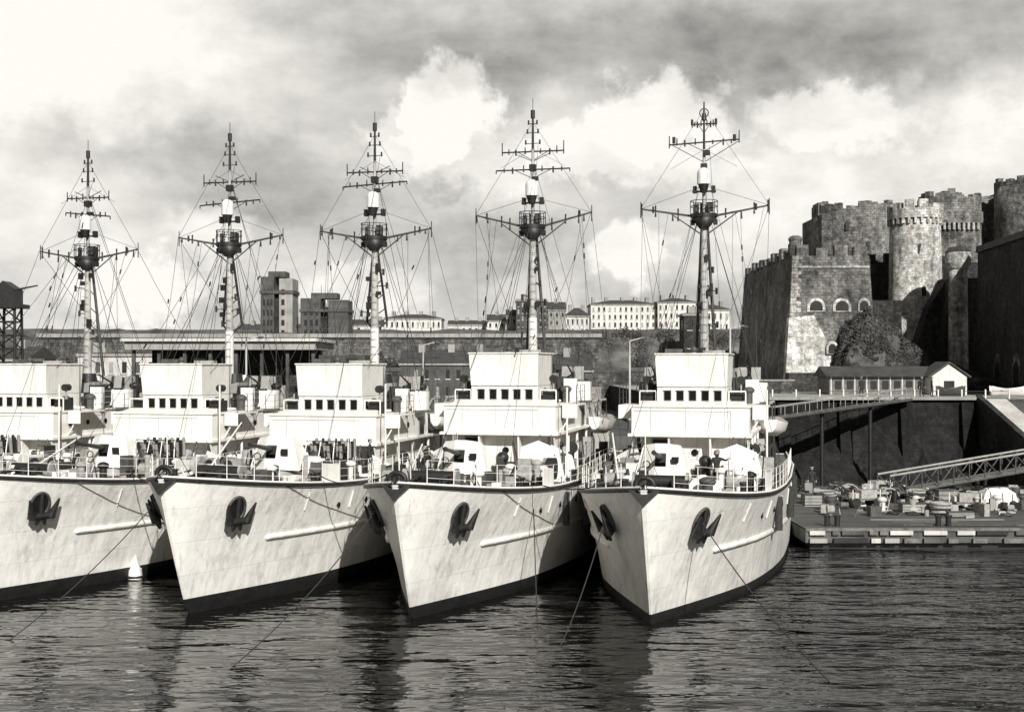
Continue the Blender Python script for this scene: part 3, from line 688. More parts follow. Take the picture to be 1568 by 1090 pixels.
mb.hexa([(38.7,86,-1),(39.2,86,-1),(39.2,103.5,-1),(38.7,103.5,-1)],[(38.7,86,1.9),(39.2,86,1.9),(39.2,103.5,7.3),(38.7,103.5,7.3)],'castle_dark')
mb.add([(39.25,86.1,1.66),(41.2,86.1,1.66),(41.2,103.4,6.98),(39.25,103.4,6.98)],[(0,1,2,3)],'concrete_light')  # sunlit strip of the ramp painted as paler concrete
mb.build('slipway')
g=empty('boarding_gangway',(27,98,6)); mb=MB()
for dy in(0,1.4):
    mb.path([(19.5,93+dy,5.75),(33,102.4+dy,6.95)],.14,'mid_metal',6); mb.path([(19.5,93+dy,6.6),(33,102.4+dy,7.9)],.04,'gray_paint',5)
    for k in range(13): t=k/12; mb.tube((19.5+13.5*t,93+dy+9.4*t,5.75+1.2*t),(19.5+13.5*t,93+dy+9.4*t,6.6+1.3*t),.03,.03,'gray_paint',5)
mb.prism([(19.5,93,5.8),(33,102.4,7.0),(33,103.8,7.0),(19.5,94.4,5.8)],(0,0,-.08),'wood_gray')
for t in(.02,.35,.7): mb.tube((19.5+13.5*t,93.7+9.4*t,-1),(19.5+13.5*t,93.7+9.4*t,5.7+1.2*t),.16,.16,'dark_metal',8)
mb.build('walkway',g)
g=empty('pontoon',(33,78,0))
mb=MB()
mb.box(15.9,60,66.3,89,-.6,.35,'boot_black')
mb.box(15.6,60.3,66,89.3,.35,1.02,'concrete_dark')
mb.box(15.6,60.3,65.9,66.0,.98,1.14,'wood_gray')
mb.add([(15.6,66,1.10),(60.3,66,1.10),(60.3,89.3,1.10),(15.6,89.3,1.10)],[(0,1,2,3)],'planks')
mb.build('deck',g)
mb=MB()
for (zl,zh,yo) in((.78,1.0,.03),(.36,.6,0)):
    x=15.8
    while x<60:
        w=random.uniform(.3,1.9); mb.box(x,x+w,65.80+yo,65.95,zl,zh,random.choice(['concrete_light','concrete_light','boot_black','wood_gray','concrete_dark','concrete'])); x+=w+random.uniform(.05,.9)
for k in range(110):
    y0=66.2+k*.205
    if random.random()<.65:
        x0=random.uniform(15.8,40); mb.box(x0,x0+random.uniform(2,9),y0,y0+.17,1.10,1.10+random.uniform(.015,.05),random.choice(['planks','wood_gray','concrete_dark','concrete','boot_black']))
mb.build('fender_planks',g)
mb=MB()
for x,y in((17,67),(23,67),(29,67.2),(35,67),(17,80),(20,88),(33,88)):
    for d in(0,.55): mb.tube((x+d,y,1.1),(x+d,y,1.65),.15,.15,'dark_metal',10); mb.tube((x+d,y,1.62),(x+d,y,1.7),.2,.2,'dark_metal',10)
mb.build('bollards',g)
mb=MB(); rr=random.Random(5)
clutter(mb,17.5,34,71,86,1.11,120,.8,rr,['dark_metal','mid_metal','rope_light','wood_gray','canvas','concrete_light','dark_metal','concrete'])
clutter(mb,22,34,73,79,1.11,45,.9,rr,['dark_metal','mid_metal','rope_light','concrete_light','dark_metal'])
for k in range(18):
    x=rr.uniform(18,30);y=rr.uniform(70,82); p=[Vector((x,y,1.18))]
    for i in range(9): p.append(p[-1]+Vector((rr.uniform(-.7,.8),rr.uniform(-.5,.5),rr.uniform(-.0,.0))))
    mb.path(p,.07,rr.choice(['rope','rope_light','concrete']),6)
mb.build('stores_and_tackle',g)
def cart(x,y,rz):
    e=empty('hand_cart',(x,y,1.12),rz); mb=MB()
    mb.box(-1,1,-.5,.5,.45,.55,'wood_gray')
    for a in(-.7,.7):
        for c in(-.55,.55): mb.tube((a,c-.04,.3),(a,c+.04,.3),.3,.3,'dark_metal',14)
    mb.tube((-1,0,.5),(-1.9,0,.9),.04,.04,'mid_metal'); mb.obox((.2,0,.8),(1.1,.7,.5),.1,'canvas'); mb.obox((-.5,.1,.7),(.4,.5,.3),.4,'concrete_light')
    for a in(-.9,.9): mb.tube((a,-.45,.5),(a,-.45,1.1),.03,.03,'white_paint')
    mb.build('cart_body',e,False)
cart(21.5,76,.2); cart(27,74,-.3); cart(24,82,.5)
for i,(x,y) in enumerate(((20.0,79),(23.3,78.4),(26,79.5),(29.5,78.5),(22.5,85),(18.5,84),(31.5,73),(25,72.5))):
    mb=MB()
    for k in range(5): mb.torus((x+random.uniform(-.1,.1),y+random.uniform(-.1,.1),1.2+.13*k),random.uniform(.5,.75),.085,random.choice(['rope_light','rope','canvas']),rx=random.uniform(-.12,.12))
    mb.build('hose_coil')
for i,(x,y) in enumerate(((21,81),(24.5,80.5),(28,82))):
    mb=MB()
    for k in range(4):
        w=random.uniform(.4,.9); h_=random.uniform(.6,1.1); yy=y+k*.25
        mb.path([(x+w*math.cos(math.pi*t/10)+k*.4,yy,1.1+h_*math.sin(math.pi*t/10)) for t in range(11)],.06,random.choice(['rope_light','mid_metal','dark_metal']),6)
    mb.build('pipe_rack')
for (x,y) in((31.5,79),(32.1,79.2),(19,74),(32.5,76)):
    mb=MB(); mb.tube((x,y,1.1),(x,y,2.0),.3,.3,'mid_metal',16)
    for z in(1.4,1.7): mb.torus((x,y,z),.3,.025,'dark_metal')
    mb.tube((x,y,2.0),(x,y,2.02),.26,.26,'gray_paint',16); mb.build('oil_drum')
for (x,y,w,d,h_) in((23,73,1.6,1.0,.5),(26.5,77,1.2,.8,.9),(18.2,77,1.0,1.2,.6),(25,71,1.4,.5,.25)):
    mb=MB(); mb.box(x,x+w,y,y+d,1.11,1.1+h_,'wood_gray')
    for k in range(3): zz=1.14+h_*k/3; mb.box(x-.03,x+w+.03,y-.04,y,zz,zz+h_/4,'concrete')
    mb.box(x-.04,x+w+.04,y-.05,y+d+.05,1.1+h_,1.14+h_,'planks'); mb.build('wooden_crate')
g=empty('covered_stores_stack',(29.6,76,1.1)); mb=MB()
mb.hexa([(28.6,75.3,1.1),(30.8,75.3,1.1),(30.8,76.7,1.1),(28.6,76.7,1.1)],[(28.7,75.45,1.85),(30.6,75.4,2.0),(30.6,76.5,2.05),(28.8,76.5,1.95)],'white_paint')
mb.hexa([(28.7,75.4,1.85),(30.6,75.4,2.0),(30.6,76.5,2.05),(28.8,76.5,1.95)],[(29.0,75.7,2.2),(30.2,75.7,2.3),(30.2,76.3,2.3),(29.1,76.3,2.25)],'white_paint')
for x in(29.1,29.8,30.4): mb.path([(x,75.25,1.15),(x,75.4,1.95),(x,75.9,2.32)],.025,'rope',5)
mb.build('tarpaulin',g)
for x,y,k,rz in((20.3,84,'stand',0),(25.3,84,'bend',1.2)):
    o=bpy.data.objects.new('sailor',SAIL[k]); o.location=(x,y,1.11); o.rotation_euler=(0,0,rz); COL.objects.link(o)
g=empty('truss_gangway',(30,82,1.2)); mb=MB()
A=Vector((24.5,80.5,1.35));B=Vector((50,88,4.6)); side=Vector((-.28,.96,0))*1.4; N=22
for o_ in(Vector((0,0,0)),side):
    up=Vector((0,0,1.25))
    mb.path([A+o_,B+o_],.08,'mid_metal',6); mb.path([A+o_+up,B+o_+up],.08,'gray_paint',6)
    for k in range(N):
        p=A.lerp(B,k/N)+o_; q=A.lerp(B,(k+1)/N)+o_
        mb.path([p,p+up],.045,'mid_metal',5); mb.path([p,q+up] if k%2 else [p+up,q],.045,'mid_metal',5)
mb.prism([A+Vector((0,0,.05)),B+Vector((0,0,.05)),B+side+Vector((0,0,.05)),A+side+Vector((0,0,.05))],(0,0,.07),'wood_gray')
mb.build('truss',g)

# ---------------------------------------------------------------- castle
g=empty('castle',(40,140,7)); S='castle_stone'
def merlons(mb,p,q,z,w=1.3,gap=.8,h_=1.0,th=.8,mat=S,rag=.25):
    p=Vector(p);q=Vector(q);L=(q-p).length;d=(q-p)/L;a=math.atan2(d.y,d.x);t=w/2
    while t<L:
        if random.random()>.08:
            c=p+d*t; hh=h_*(1+random.uniform(-rag,rag)); mb.obox((c.x,c.y,z+hh/2-.05),(w*random.uniform(.8,1.05),th,hh+.1),a,mat)
        t+=w+gap
def tower(mb,cx,cy,r0,r1,z0,z1,mat=S,n=48,crown=0,mer=True,ragged=0):
    rings=[]
    K=8
    for k in range(K+1):
        t=k/K; r=r0+(r1-r0)*t**.6; rings.append([(cx+r*math.cos(2*math.pi*i/n),cy+r*math.sin(2*math.pi*i/n),z0+(z1-z0)*t) for i in range(n)])
    vs=[p for r in rings for p in r]
    mb.add(vs,[(k*n+i,k*n+(i+1)%n,(k+1)*n+(i+1)%n,(k+1)*n+i) for k in range(K) for i in range(n)]+[tuple(range(K*n,K*n+n))],mat,True)
    rc=r1
    if crown:
        rc=r1+.3
        m_=int(2*math.pi*rc/.75)
        for i in range(m_):
            a=2*math.pi*i/m_; mb.obox((cx+(r1+.12)*math.cos(a),cy+(r1+.12)*math.sin(a),z1-.35),(.36,.28,.7),a,mat)
        mb.tube((cx,cy,z1-.02),(cx,cy,z1+crown),rc,rc,mat,n)
        z1+=crown
    if mer or ragged:
        m_=max(6,int(2*math.pi*rc/(1.7 if not ragged else .8)))
        for i in range(m_):
            if ragged and random.random()<.15: continue
            a=2*math.pi*i/m_; hh=(.8*random.uniform(.6,1.3) if not ragged else ragged*random.uniform(.3,1.0)+.4*ragged*mnoise.noise((i*.5,cx,0))); mb.obox((cx+(rc-.35)*math.cos(a),cy+(rc-.35)*math.sin(a),z1+hh/2-.1),(.7,1.05 if not ragged else .9,hh+.2),a,mat)
mb=MB()
z0=6.9
mb.hexa([(29.7,134.0,z0),(39.6,134.0,z0),(39.6,172,z0),(30.4,168,z0)],[(30.6,135,21.7),(38.9,135,21.7),(38.9,172,21.7),(31.5,168,21.7)],S)
mb.box(30.45,38.9,134.8,135.0,20.4,20.62,'castle_light')
merlons(mb,(30.9,135.4,0),(38.9,135.4,0),21.7,1.5,.6,1.1)
merlons(mb,(31.0,136,0),(31.9,168,0),21.7,1.7,1.0,1.2)
tower(mb,31.1,136,.7,.7,21.7,23.6,S,14,0,False); mb.sphere((31.1,136,23.6),(.8,.8,.45),S)
for k in range(36):
    t=(k+.5)/36; z=z0+14.8*t; x=29.7+.9*t; y=134.0+1.0*t; w=(1.0 if k%2 else .65)*random.uniform(.85,1.15)
    mb.box(x-.05,x+w,y-.05,y+.5,z-.19,z+.19,'castle_light')
mb.build('bastion',g)
def arch(mb,x,y,z,w,h_,d,mat):
    P=[(x-w/2,y,z),(x+w/2,y,z)]+[(x+w/2*math.cos(math.pi*k/10),y,z+h_-w/2+w/2*math.sin(math.pi*k/10)) for k in range(11)]
    mb.prism(P,(0,d,0),mat)
mb=MB()
for x in(33.0,35.8,38.2):
    w=2.0 if x<38 else 1.3
    arch(mb,x,134.45,15.6,w,1.5,.5,'castle_plaster'); arch(mb,x,134.35,15.75,w*.68,1.05,.3,'window_dark')
arch(mb,34.4,133.2,11.0,1.2,1.4,.6,'castle_plaster'); arch(mb,34.4,133.1,11.1,.75,1.0,.3,'window_dark')
mb.build('embrasures',g)
mb=MB()
mb.hexa([(29.3,133.2,z0),(36.6,133.2,z0),(36.6,134.5,z0),(29.3,134.5,z0)],[(29.9,133.85,14.9),(32.6,133.85,15.2),(32.6,135,15.2),(29.9,135,14.9)],'castle_plaster')
mb.hexa([(29.25,131.4,z0),(33.5,131.4,z0),(33.5,133.4,z0),(29.25,133.4,z0)],[(29.4,131.6,9.0),(33.5,131.6,9.0),(33.5,133.4,9.0),(29.4,133.4,9.0)],'castle_dark')
mb.build('buttress_wall',g)
mb=MB()
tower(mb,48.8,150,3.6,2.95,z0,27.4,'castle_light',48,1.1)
tower(mb,67.5,160,5.4,4.9,z0,32.9,S,48,0,False,.9)
tower(mb,46.8,168,6.4,6.0,z0,30.4,S,48,0,False,1.1)
tower(mb,57.5,163,4.2,4.0,z0,31.0,S,48,0,False,1.4)
tower(mb,50.2,139.5,1.15,1.0,z0,20.6,'castle_light',24,0,False)
tower(mb,50.2,139.5,1.0,1.4,20.5,21.4,'castle_light',24,0,False); tower(mb,50.2,139.5,1.4,1.4,21.4,22.5,'castle_light',24,0,False)
mb.tube((50.2,139.5,22.5),(50.2,139.5,23.1),1.45,.9,'castle_dark',24)
mb.build('round_towers',g)
mb=MB()
mb.box(41,75,164,175,z0,29.8,S)
for k in range(48):
    x=41+k*.7; hh=.6+1.1*mnoise.noise((x*.3,2,0))+random.uniform(0,.5)+(1.9 if k>23 else .3); mb.box(x,x+.7,166+.02*(k%3),169,29.7,29.8+max(.1,hh),S)
for k in range(9): mb.obox((54.6+k*.62,158.4,27.6),(.3,.5,.9),0,'castle_light')
mb.box(54.2,60.2,158.3,165,28.0,29.4,S); mb.box(54.4,60,158.6,165,z0,28.0,S)
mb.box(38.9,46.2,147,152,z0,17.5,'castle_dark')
mb.box(37,60,154,160,z0,22.6,'castle_dark'); merlons(mb,(37,154.4,0),(60,154.4,0),22.6,1.4,.9,.9,mat='castle_dark')  # shadowed curtain: its shade is put into the stone colour
mb.hexa([(48.4,141.6,z0),(58,141.6,z0),(58,147,z0),(48.4,147,z0)],[(50.4,142,19.8),(58,142,23.2),(58,147,23.2),(50.4,147,19.8)],'castle_dark')
mb.hexa([(45.2,143.5,z0),(51,143.5,z0),(51,146,z0),(45.2,146,z0)],[(48.4,144,16.5),(51,144,20.5),(51,146,20.5),(48.4,146,16.5)],'castle_dark')  # dark wedge shaped after the diagonal shadow beside the round tower
for (x,y,z) in((48.4,147.0,23),(48.8,146.8,18),(44,162.5,27.5),(46.5,161.9,24.8),(67,154.9,29),(56.4,158.5,26)):
    arch(mb,x,y,z,.5,1.2,.4,'window_dark')
mb.build('curtain_walls',g)
mb=MB()
mb.hexa([(51.2,137,z0),(58,137,z0),(68,96,z0),(47.8,104.5,z0)],[(51.5,137,22.4),(58,137,22.4),(68,96,22.4),(48.3,104.5,22.4)],'castle_dark')  # shade of the side facing away is put into the dark stone
mb.hexa([(51.2,137,22.2),(58,137,22.2),(68,96,22.2),(48.0,104.3,22.2)],[(51.3,137,22.9),(58,137,22.9),(68,96,22.9),(48.1,104.3,22.9)],'roof_dark')
for k in range(4):
    y=109+k*6.5; x=47.8+ (y-104.5)/32.5*3.4
    mb.prism([(x-.05,y-1,z0),(x-.05,y+1,z0),(x-.05,y+1,z0+3),(x-.05,y+.6,z0+3.8),(x-.05,y,z0+4.1),(x-.05,y-.6,z0+3.8),(x-.05,y-1,z0+3)],(.6,0,0),'castle_stone')
    mb.prism([(x-.1,y-.6,z0),(x-.1,y+.6,z0),(x-.1,y+.6,z0+2.6),(x-.1,y,z0+3.4),(x-.1,y-.6,z0+2.6)],(.5,0,0),'window_dark')
mb.build('rampart',g)
def sst(a,b_,x):
    t=max(0,min(1,(x-a)/(b_-a))); return t*t*(3-2*t)
def mh(x,y):
    h1=8.0*sst(33.2,36.2,x)*(1-.72*sst(38.0,47,x))*(1-sst(49,53,x))*sst(124.5,134,y)**.9
    n=mnoise.fractal((x*.4,y*.4,4.2),.8,2.1,5)
    return max(0,h1*(1+.14*n)+.6*n*sst(126.5,129,y))
mb=MB(); nx,ny=130,90; vs=[]
for j in range(ny+1):
    for i in range(nx+1):
        x=32+22*i/nx; y=125.4+22*j/ny; vs.append((x,y,6.8+mh(x,y)))
mb.add(vs,[(j*(nx+1)+i,j*(nx+1)+i+1,(j+1)*(nx+1)+i+1,(j+1)*(nx+1)+i) for j in range(ny) for i in range(nx)],'mound_rock')
for k in range(30000):
    x=random.uniform(33.5,51); y=random.uniform(126,140)
    if mnoise.fractal((x*.35,y*.35,9),.8,2,3)<-.08: continue
    z=6.85+mh(x,y); 
    if z<7.2: continue
    z+=random.uniform(0,.3); s_=random.uniform(.06,.2)
    a=Vector((random.gauss(0,1),random.gauss(0,1),random.gauss(0,1))).normalized(); b_=a.orthogonal().normalized(); c=Vector((x,y,z))
    mb.add([c-a*s_,c+b_*s_*.6,c+a*s_,c-b_*s_*.6],[(0,1,2,3)],'leaf' if k%3 else 'foliage')
mb.build('ivy_rock_mound')
g=empty('quay_shed',(36,122,7)); mb=MB()
mb.box(30.8,43,120.4,125,6.95,8.75,'wood_gray')
for k in range(11): x=30.9+k*1.15; mb.box(x,x+.12,120.32,120.4,6.95,8.75,'concrete_light')
mb.build('walls',g)
mb=MB(); mb.prism([(30.4,119.9,8.7),(30.4,125.5,8.7),(30.4,122.8,9.7)],(12.9,0,0),'roof_dark'); mb.build('roof',g)
mb=MB()
mb.prism([(40.2,118.9,6.95),(43.6,118.9,6.95),(43.6,118.9,8.7),(41.9,118.9,9.9),(40.2,118.9,8.7)],(0,1.4,0),'plaster')
mb.prism([(39.9,118.7,8.6),(41.9,118.7,10.0),(41.9,118.7,10.15),(39.8,118.7,8.72)],(0,4,0),'roof_dark'); mb.prism([(43.9,118.7,8.6),(41.9,118.7,10.0),(41.9,118.7,10.15),(44.0,118.7,8.72)],(0,4,0),'roof_dark')
mb.box(41.4,42.4,118.85,118.9,7,8.3,'window_dark'); mb.build('gable_front',g)
mb=MB()
for k in range(8): x=31.35+k*1.15; mb.box(x,x+.6,120.33,120.4,7.5,8.3,'window_dark')
mb.build('windows',g)
mb=MB(); mb.box(21,28.5,126,126.5,6.95,8.2,'wall_stone'); mb.box(20.8,28.7,125.9,126.6,8.2,8.35,'concrete'); mb.build('low_wall')
mb=MB()
for k in range(14): x=16+k*2.0; mb.tube((x,104.8,6.95),(x,104.8,7.75),.07,.07,'white_paint',8)
mb.path([(16,104.8,7.6),(42,104.8,7.6)],.03,'rope'); mb.build('quay_railing')
for k,(x,y,l) in enumerate(((42.5,106,3.2),(38,107.5,2.4),(43,99,2.4))):
    zb=7.0 if y>103.5 else 1.6+(y-86)/17.5*5.37
    mb=MB(); rows=[]
    for i in range(9):
        t=i/8; w=.65*math.sin(math.pi*(.1+.8*t))**.7; sh=.25*(2*t-1)**2; yy=x-l/2+l*t
        rows.append([(yy,y-w,zb+.8+sh),(yy,y-w*.7,zb+.3),(yy,y,zb+.12),(yy,y+w*.7,zb+.3),(yy,y+w,zb+.8+sh)])
    vs=[p for r in rows for p in r]; mb.add(vs,[(i*5+j,(i+1)*5+j,(i+1)*5+j+1,i*5+j+1) for i in range(8) for j in range(4)],'white_paint' if k!=1 else 'mid_metal',True)
    for i in(2,4,6): p=rows[i]; mb.box(p[0][0]-.1,p[0][0]+.1,y-.5,y+.5,zb+.62,zb+.67,'wood_gray')
    mb.build('rowing_boat')
for x,y,k in((37,112,'stand'),(38,112.3,'stand'),(31,110,'stand')):
    o=bpy.data.objects.new('sailor',SAIL[k]); o.location=(x,y,6.96); o.rotation_euler=(0,0,random.uniform(0,6)); COL.objects.link(o)

# ---------------------------------------------------------------- far shore
def hz(x,y):
    t=max(0,min(1,(y-196)/12)); t=t*t*(3-2*t)
    base=3.5+11*t+max(0,min(1,(y-208)/70))*3.4
    return base+(1.6*mnoise.noise((x*.12,y*.12,0))+.7*mnoise.noise((x*.45,y*.45,5)))*t*(.4 if y>215 else 1.3)
mb=MB(); nx,ny=260,60; vs=[]
for j in range(ny+1):
    for i in range(nx+1):
        x=-420+840*i/nx; y=190+ (j/ny)**1.8*900; vs.append((x,y,hz(x,y)))
mb.add(vs,[(j*(nx+1)+i,j*(nx+1)+i+1,(j+1)*(nx+1)+i+1,(j+1)*(nx+1)+i) for j in range(ny) for i in range(nx)],'hill_rock',True)
mb.build('hill')
mb=MB()
mb.hexa([(-75,194,3),(14,194,3),(14,212,3),(-75,212,3)],[(-75,196,14.2),(14,196,14.2),(14,212,14.2),(-75,212,14.2)],'wall_stone')
mb.box(-75,14.2,195.6,196,14.2,14.8,'concrete')
mb.hexa([(-75,178,3),(24,178,3),(24,194,3),(-75,194,3)],[(-75,179,9.2),(24,179,8.6),(24,194,9.4),(-75,194,9.8)],'wall_stone')
mb.box(-75,24,178.7,179,9.1,9.5,'concrete_dark')
mb.build('retaining_wall')
mb=MB()
for k in range(22000):
    x=random.uniform(14,42) if k%2 else random.uniform(-72,24); y=random.uniform(196,215) if k%2 else random.uniform(190,193.5)
    if mnoise.noise((x*.22,y*.2,7))<.05: continue
    zb=hz(x,y) if k%2 else 9.4
    z=zb+random.random()**2*1.6; s_=random.uniform(.08,.26)
    a=Vector((random.gauss(0,1),random.gauss(0,1),random.gauss(0,1))).normalized(); b_=a.orthogonal().normalized(); c=Vector((x,y,z))
    mb.add([c-a*s_,c+b_*s_*.6,c+a*s_,c-b_*s_*.6],[(0,1,2,3)],'foliage')
mb.build('hillside_scrub')
def bldg(name,x0,x1,y0,dep,zb,zt,fl,co,wall='plaster',roof='flat',rh=1.2,ch=2,frame=True):
    e=empty(name,((x0+x1)/2,y0,zb)); mb=MB(); mb.box(x0,x1,y0,y0+dep,zb-3,zt,wall)
    mb.box(x0-.2,x1+.2,y0-.2,y0+dep+.2,zt,zt+.3,'concrete'); mb.build('walls',e)
    mb=MB()
    if roof=='hip':
        i=min(dep/2,(x1-x0)/2)*.8
        mb.hexa([(x0-.3,y0-.3,zt+.3),(x1+.3,y0-.3,zt+.3),(x1+.3,y0+dep+.3,zt+.3),(x0-.3,y0+dep+.3,zt+.3)],[(x0+i,y0+dep*.45,zt+.3+rh),(x1-i,y0+dep*.45,zt+.3+rh),(x1-i,y0+dep*.55,zt+.3+rh),(x0+i,y0+dep*.55,zt+.3+rh)],'roof_dark')
    elif roof=='gable':
        mb.prism([(x0-.2,y0-.3,zt+.3),(x0-.2,y0+dep+.3,zt+.3),(x0-.2,y0+dep/2,zt+.3+rh)],(x1-x0+.4,0,0),'roof_dark')
    else:
        mb.box(x0,x1,y0,y0+dep,zt+.3,zt+.42,'roof_dark'); mb.box(x0+1,x0+2.5,y0+2,y0+4,zt+.4,zt+1.6,'concrete')
    for k in range(ch):
        x=x0+(x1-x0)*(k+.5)/ch+random.uniform(-.5,.5); mb.box(x-.4,x+.4,y0+dep*.4,y0+dep*.6,zt+.3,zt+rh+1.0,'concrete')
    mb.build('roof',e)
    mb=MB(); H=(zt-zb)/fl; Wd=(x1-x0)/co
    for f in range(fl):
        for c in range(co):
            x=x0+Wd*(c+.5); z=zb+H*f+H*.22
            mb.box(x-Wd*.17,x+Wd*.17,y0-.06,y0+.02,z,z+H*.52,random.choice(('window_dark','window_dark','mid_metal','gray_paint')))
            if frame: mb.box(x-Wd*.24,x+Wd*.24,y0-.14,y0-.01,z-.14,z-.01,'concrete_light')
    for f in range(fl):
        for c in range(max(1,int(dep/3))):
            y=y0+1.5+c*3; z=zb+H*f+H*.22
            if y<y0+dep-1:
                mb.box(x1-.02,x1+.06,y-.5,y+.5,z,z+H*.55,'window_dark'); mb.box(x0-.06,x0+.02,y-.5,y+.5,z,z+H*.55,'window_dark')
    mb.build('windows',e)
bldg('apartment_building',17.8,32.5,280,12,18.2,23.4,3,12,'plaster','hip',1.1,5)
bldg('apartment_building',32.7,41.3,278,12,18.2,23.8,3,7,'plaster','hip',1.1,3)
bldg('apartment_building',-28,-15.5,272,10,15.6,19.9,2,11,'plaster','hip',1.0,4)
bldg('apartment_building',-14.5,-6,282,8,16.4,18.9,1,6,'concrete_light','gable',1.0,3)
bldg('stone_house',-5.5,-1.5,276,7,16.4,19.6,2,3,'plaster','gable',1.4,1)
bldg('stone_house',-1.2,1.0,270,6,16.2,20.4,2,2,'concrete_light','gable',1.4,1)
bldg('office_block',.9,7.4,262,9,16.2,23.4,5,7,'concrete_dark','flat',1,0)
bldg('stone_house',7.8,11.5,266,8,16.4,21.5,3,3,'concrete','gable',1.8,1)
bldg('stone_house',11.7,16.8,270,8,16.2,20.4,2,5,'concrete_light','hip',1.8,2)
bldg('stone_house',-40,-30,290,8,16.2,19.0,2,6,'concrete_light','gable',1.4,3)
bldg('stone_house',-62,-48,280,8,15.2,17.6,2,8,'concrete','gable',1.4,3)
bldg('stone_house',42,50,285,10,17.5,22.4,2,6,'plaster','hip',1.4,3)
bldg('stone_tower_house',27,30.8,195,5,9,17.6,3,2,'castle_dark','flat',1,0)
def pylon(x0,x1,y0,zb,zt,step):
    e=empty('bridge_tower',((x0+x1)/2,y0,zb)); mb=MB(); w=x1-x0
    mb.box(x0,x0+w*.42,y0,y0+6,zb-8,zt,'concrete_dark'); mb.box(x0+w*.58,x1,y0,y0+6,zb-8,zt-.3,'concrete' if step>.9 else 'concrete_dark'); mb.box(x0+w*.42,x0+w*.58,y0+1,y0+5,zb-8,zt-1.5,'castle_dark')
    mb.box(x0-.2,x1+.2,y0-.2,y0+6.2,zt-3*step,zt-2.4*step,'concrete_dark'); mb.box(x0+w*.2,x0+w*.75,y0+1,y0+5,zt,zt+1.0,'concrete_dark')
    mb.tube((x0+w*.4,y0+2,zt+1),(x0+w*.4,y0+2,zt+2.4),.05,.03,'dark_metal')
    for k in range(int((zt-zb)/1.8)):
        for q in(.08,.2,.31): mb.box(x0+w*q,x0+w*(q+.06),y0-.06,y0+.02,zb+k*1.8,zb+k*1.8+1.0,'window_dark')
        if step>.9: mb.box(x0+w*.65,x0+w*.75,y0-.06,y0+.02,zb+k*1.8,zb+k*1.8+1.0,'window_dark')
    mb.build('pylon',e)
pylon(-44.2,-38.6,218,15,25.4,1); pylon(-37.2,-28.8,218,15,21.6,.8)
g=empty('warehouse',(-28,122,3.6)); mb=MB()
mb.box(-37.5,-19,120,132,11.3,12.1,'concrete'); mb.box(-37.8,-18.7,119.6,132.3,12.1,12.4,'concrete_light'); mb.build('roof',g)
mb=MB(); mb.box(-36,-20,124,131,3.6,11.3,'castle_dark')
for k in range(8): x=-37+k*2.5; mb.box(x,x+.3,120.6,121,3.6,11.3,'concrete_dark')
mb.box(-19,-14.5,122,130,3.6,10.8,'roof_dark'); mb.build('walls',g)
bldg('harbour_office',-58,-50,128,8,3.6,10.2,3,6,'concrete','gable',1.3,2)
bldg('harbour_office',-49,-40,140,8,3.6,10.8,3,6,'concrete_light','flat',1.3,0)
bldg('harbour_office',-13.5,-2,150,9,3.6,9.8,3,9,'concrete_dark','gable',1.6,3)
bldg('harbour_office',0,9,140,9,3.6,9.0,2,7,'concrete_dark','gable',1.8,2)
g=empty('dock_crane',(-37,92,0)); mb=MB()
cx=-37.3;cy=92;N=12;hw=.85
for k in range(N):
    z=2+k*1.0; s0=hw*(1-.02*k); s1=hw*(1-.02*(k+1))
    for a,b_ in(((-1,-1),(1,-1)),((1,-1),(1,1)),((1,1),(-1,1)),((-1,1),(-1,-1))):
        mb.tube((cx+a[0]*s0,cy+a[1]*s0,z),(cx+a[0]*s1,cy+a[1]*s1,z+1),.11,.11,'dark_metal',5)
        mb.tube((cx+a[0]*s0,cy+a[1]*s0,z),(cx+b_[0]*s1,cy+b_[1]*s1,z+1),.06,.06,'dark_metal',5); mb.tube((cx+a[0]*s0,cy+a[1]*s0,z),(cx+b_[0]*s0,cy+b_[1]*s0,z),.06,.06,'dark_metal',5)
mb.box(cx-1.1,cx+1.1,cy-1.1,cy+1.1,14,14.3,'dark_metal'); mb.box(cx-.8,cx+.7,cy-.8,cy+.8,14.3,15.4,'dark_metal'); mb.prism([(cx-.8,cy-.8,15.4),(cx+.7,cy-.8,15.4),(cx-.2,cy-.8,16.0)],(0,1.6,0),'dark_metal')
mb.tube((cx+.6,cy,15.4),(cx+2.1,cy,15.7),.08,.05,'dark_metal'); mb.tube((cx-.4,cy,15.4),(cx-6,cy,17),.12,.06,'dark_metal')
mb.box(cx-2,cx+2,cy-2,cy+2,-2,2,'concrete_dark')
mb.build('lattice_tower',g)
for (x,y,zb,h_) in((11.2,118,3.6,8.5),(-8,112,3.6,8),(19,108,6.95,6),(-24,112,3.6,8.5),(3,112,3.6,7)):
    mb=MB(); mb.tube((x,y,zb),(x,y,zb+h_),.13,.08,'concrete_light',8); mb.tube((x,y,zb+h_),(x+1.2,y,zb+h_+.3),.06,.05,'concrete_light',6); mb.sphere((x+1.3,y,zb+h_+.2),(.3,.18,.12),'mid_metal'); mb.tube((x,y,zb),(x,y,zb+1),.2,.18,'mid_metal',8); mb.build('street_lamp')

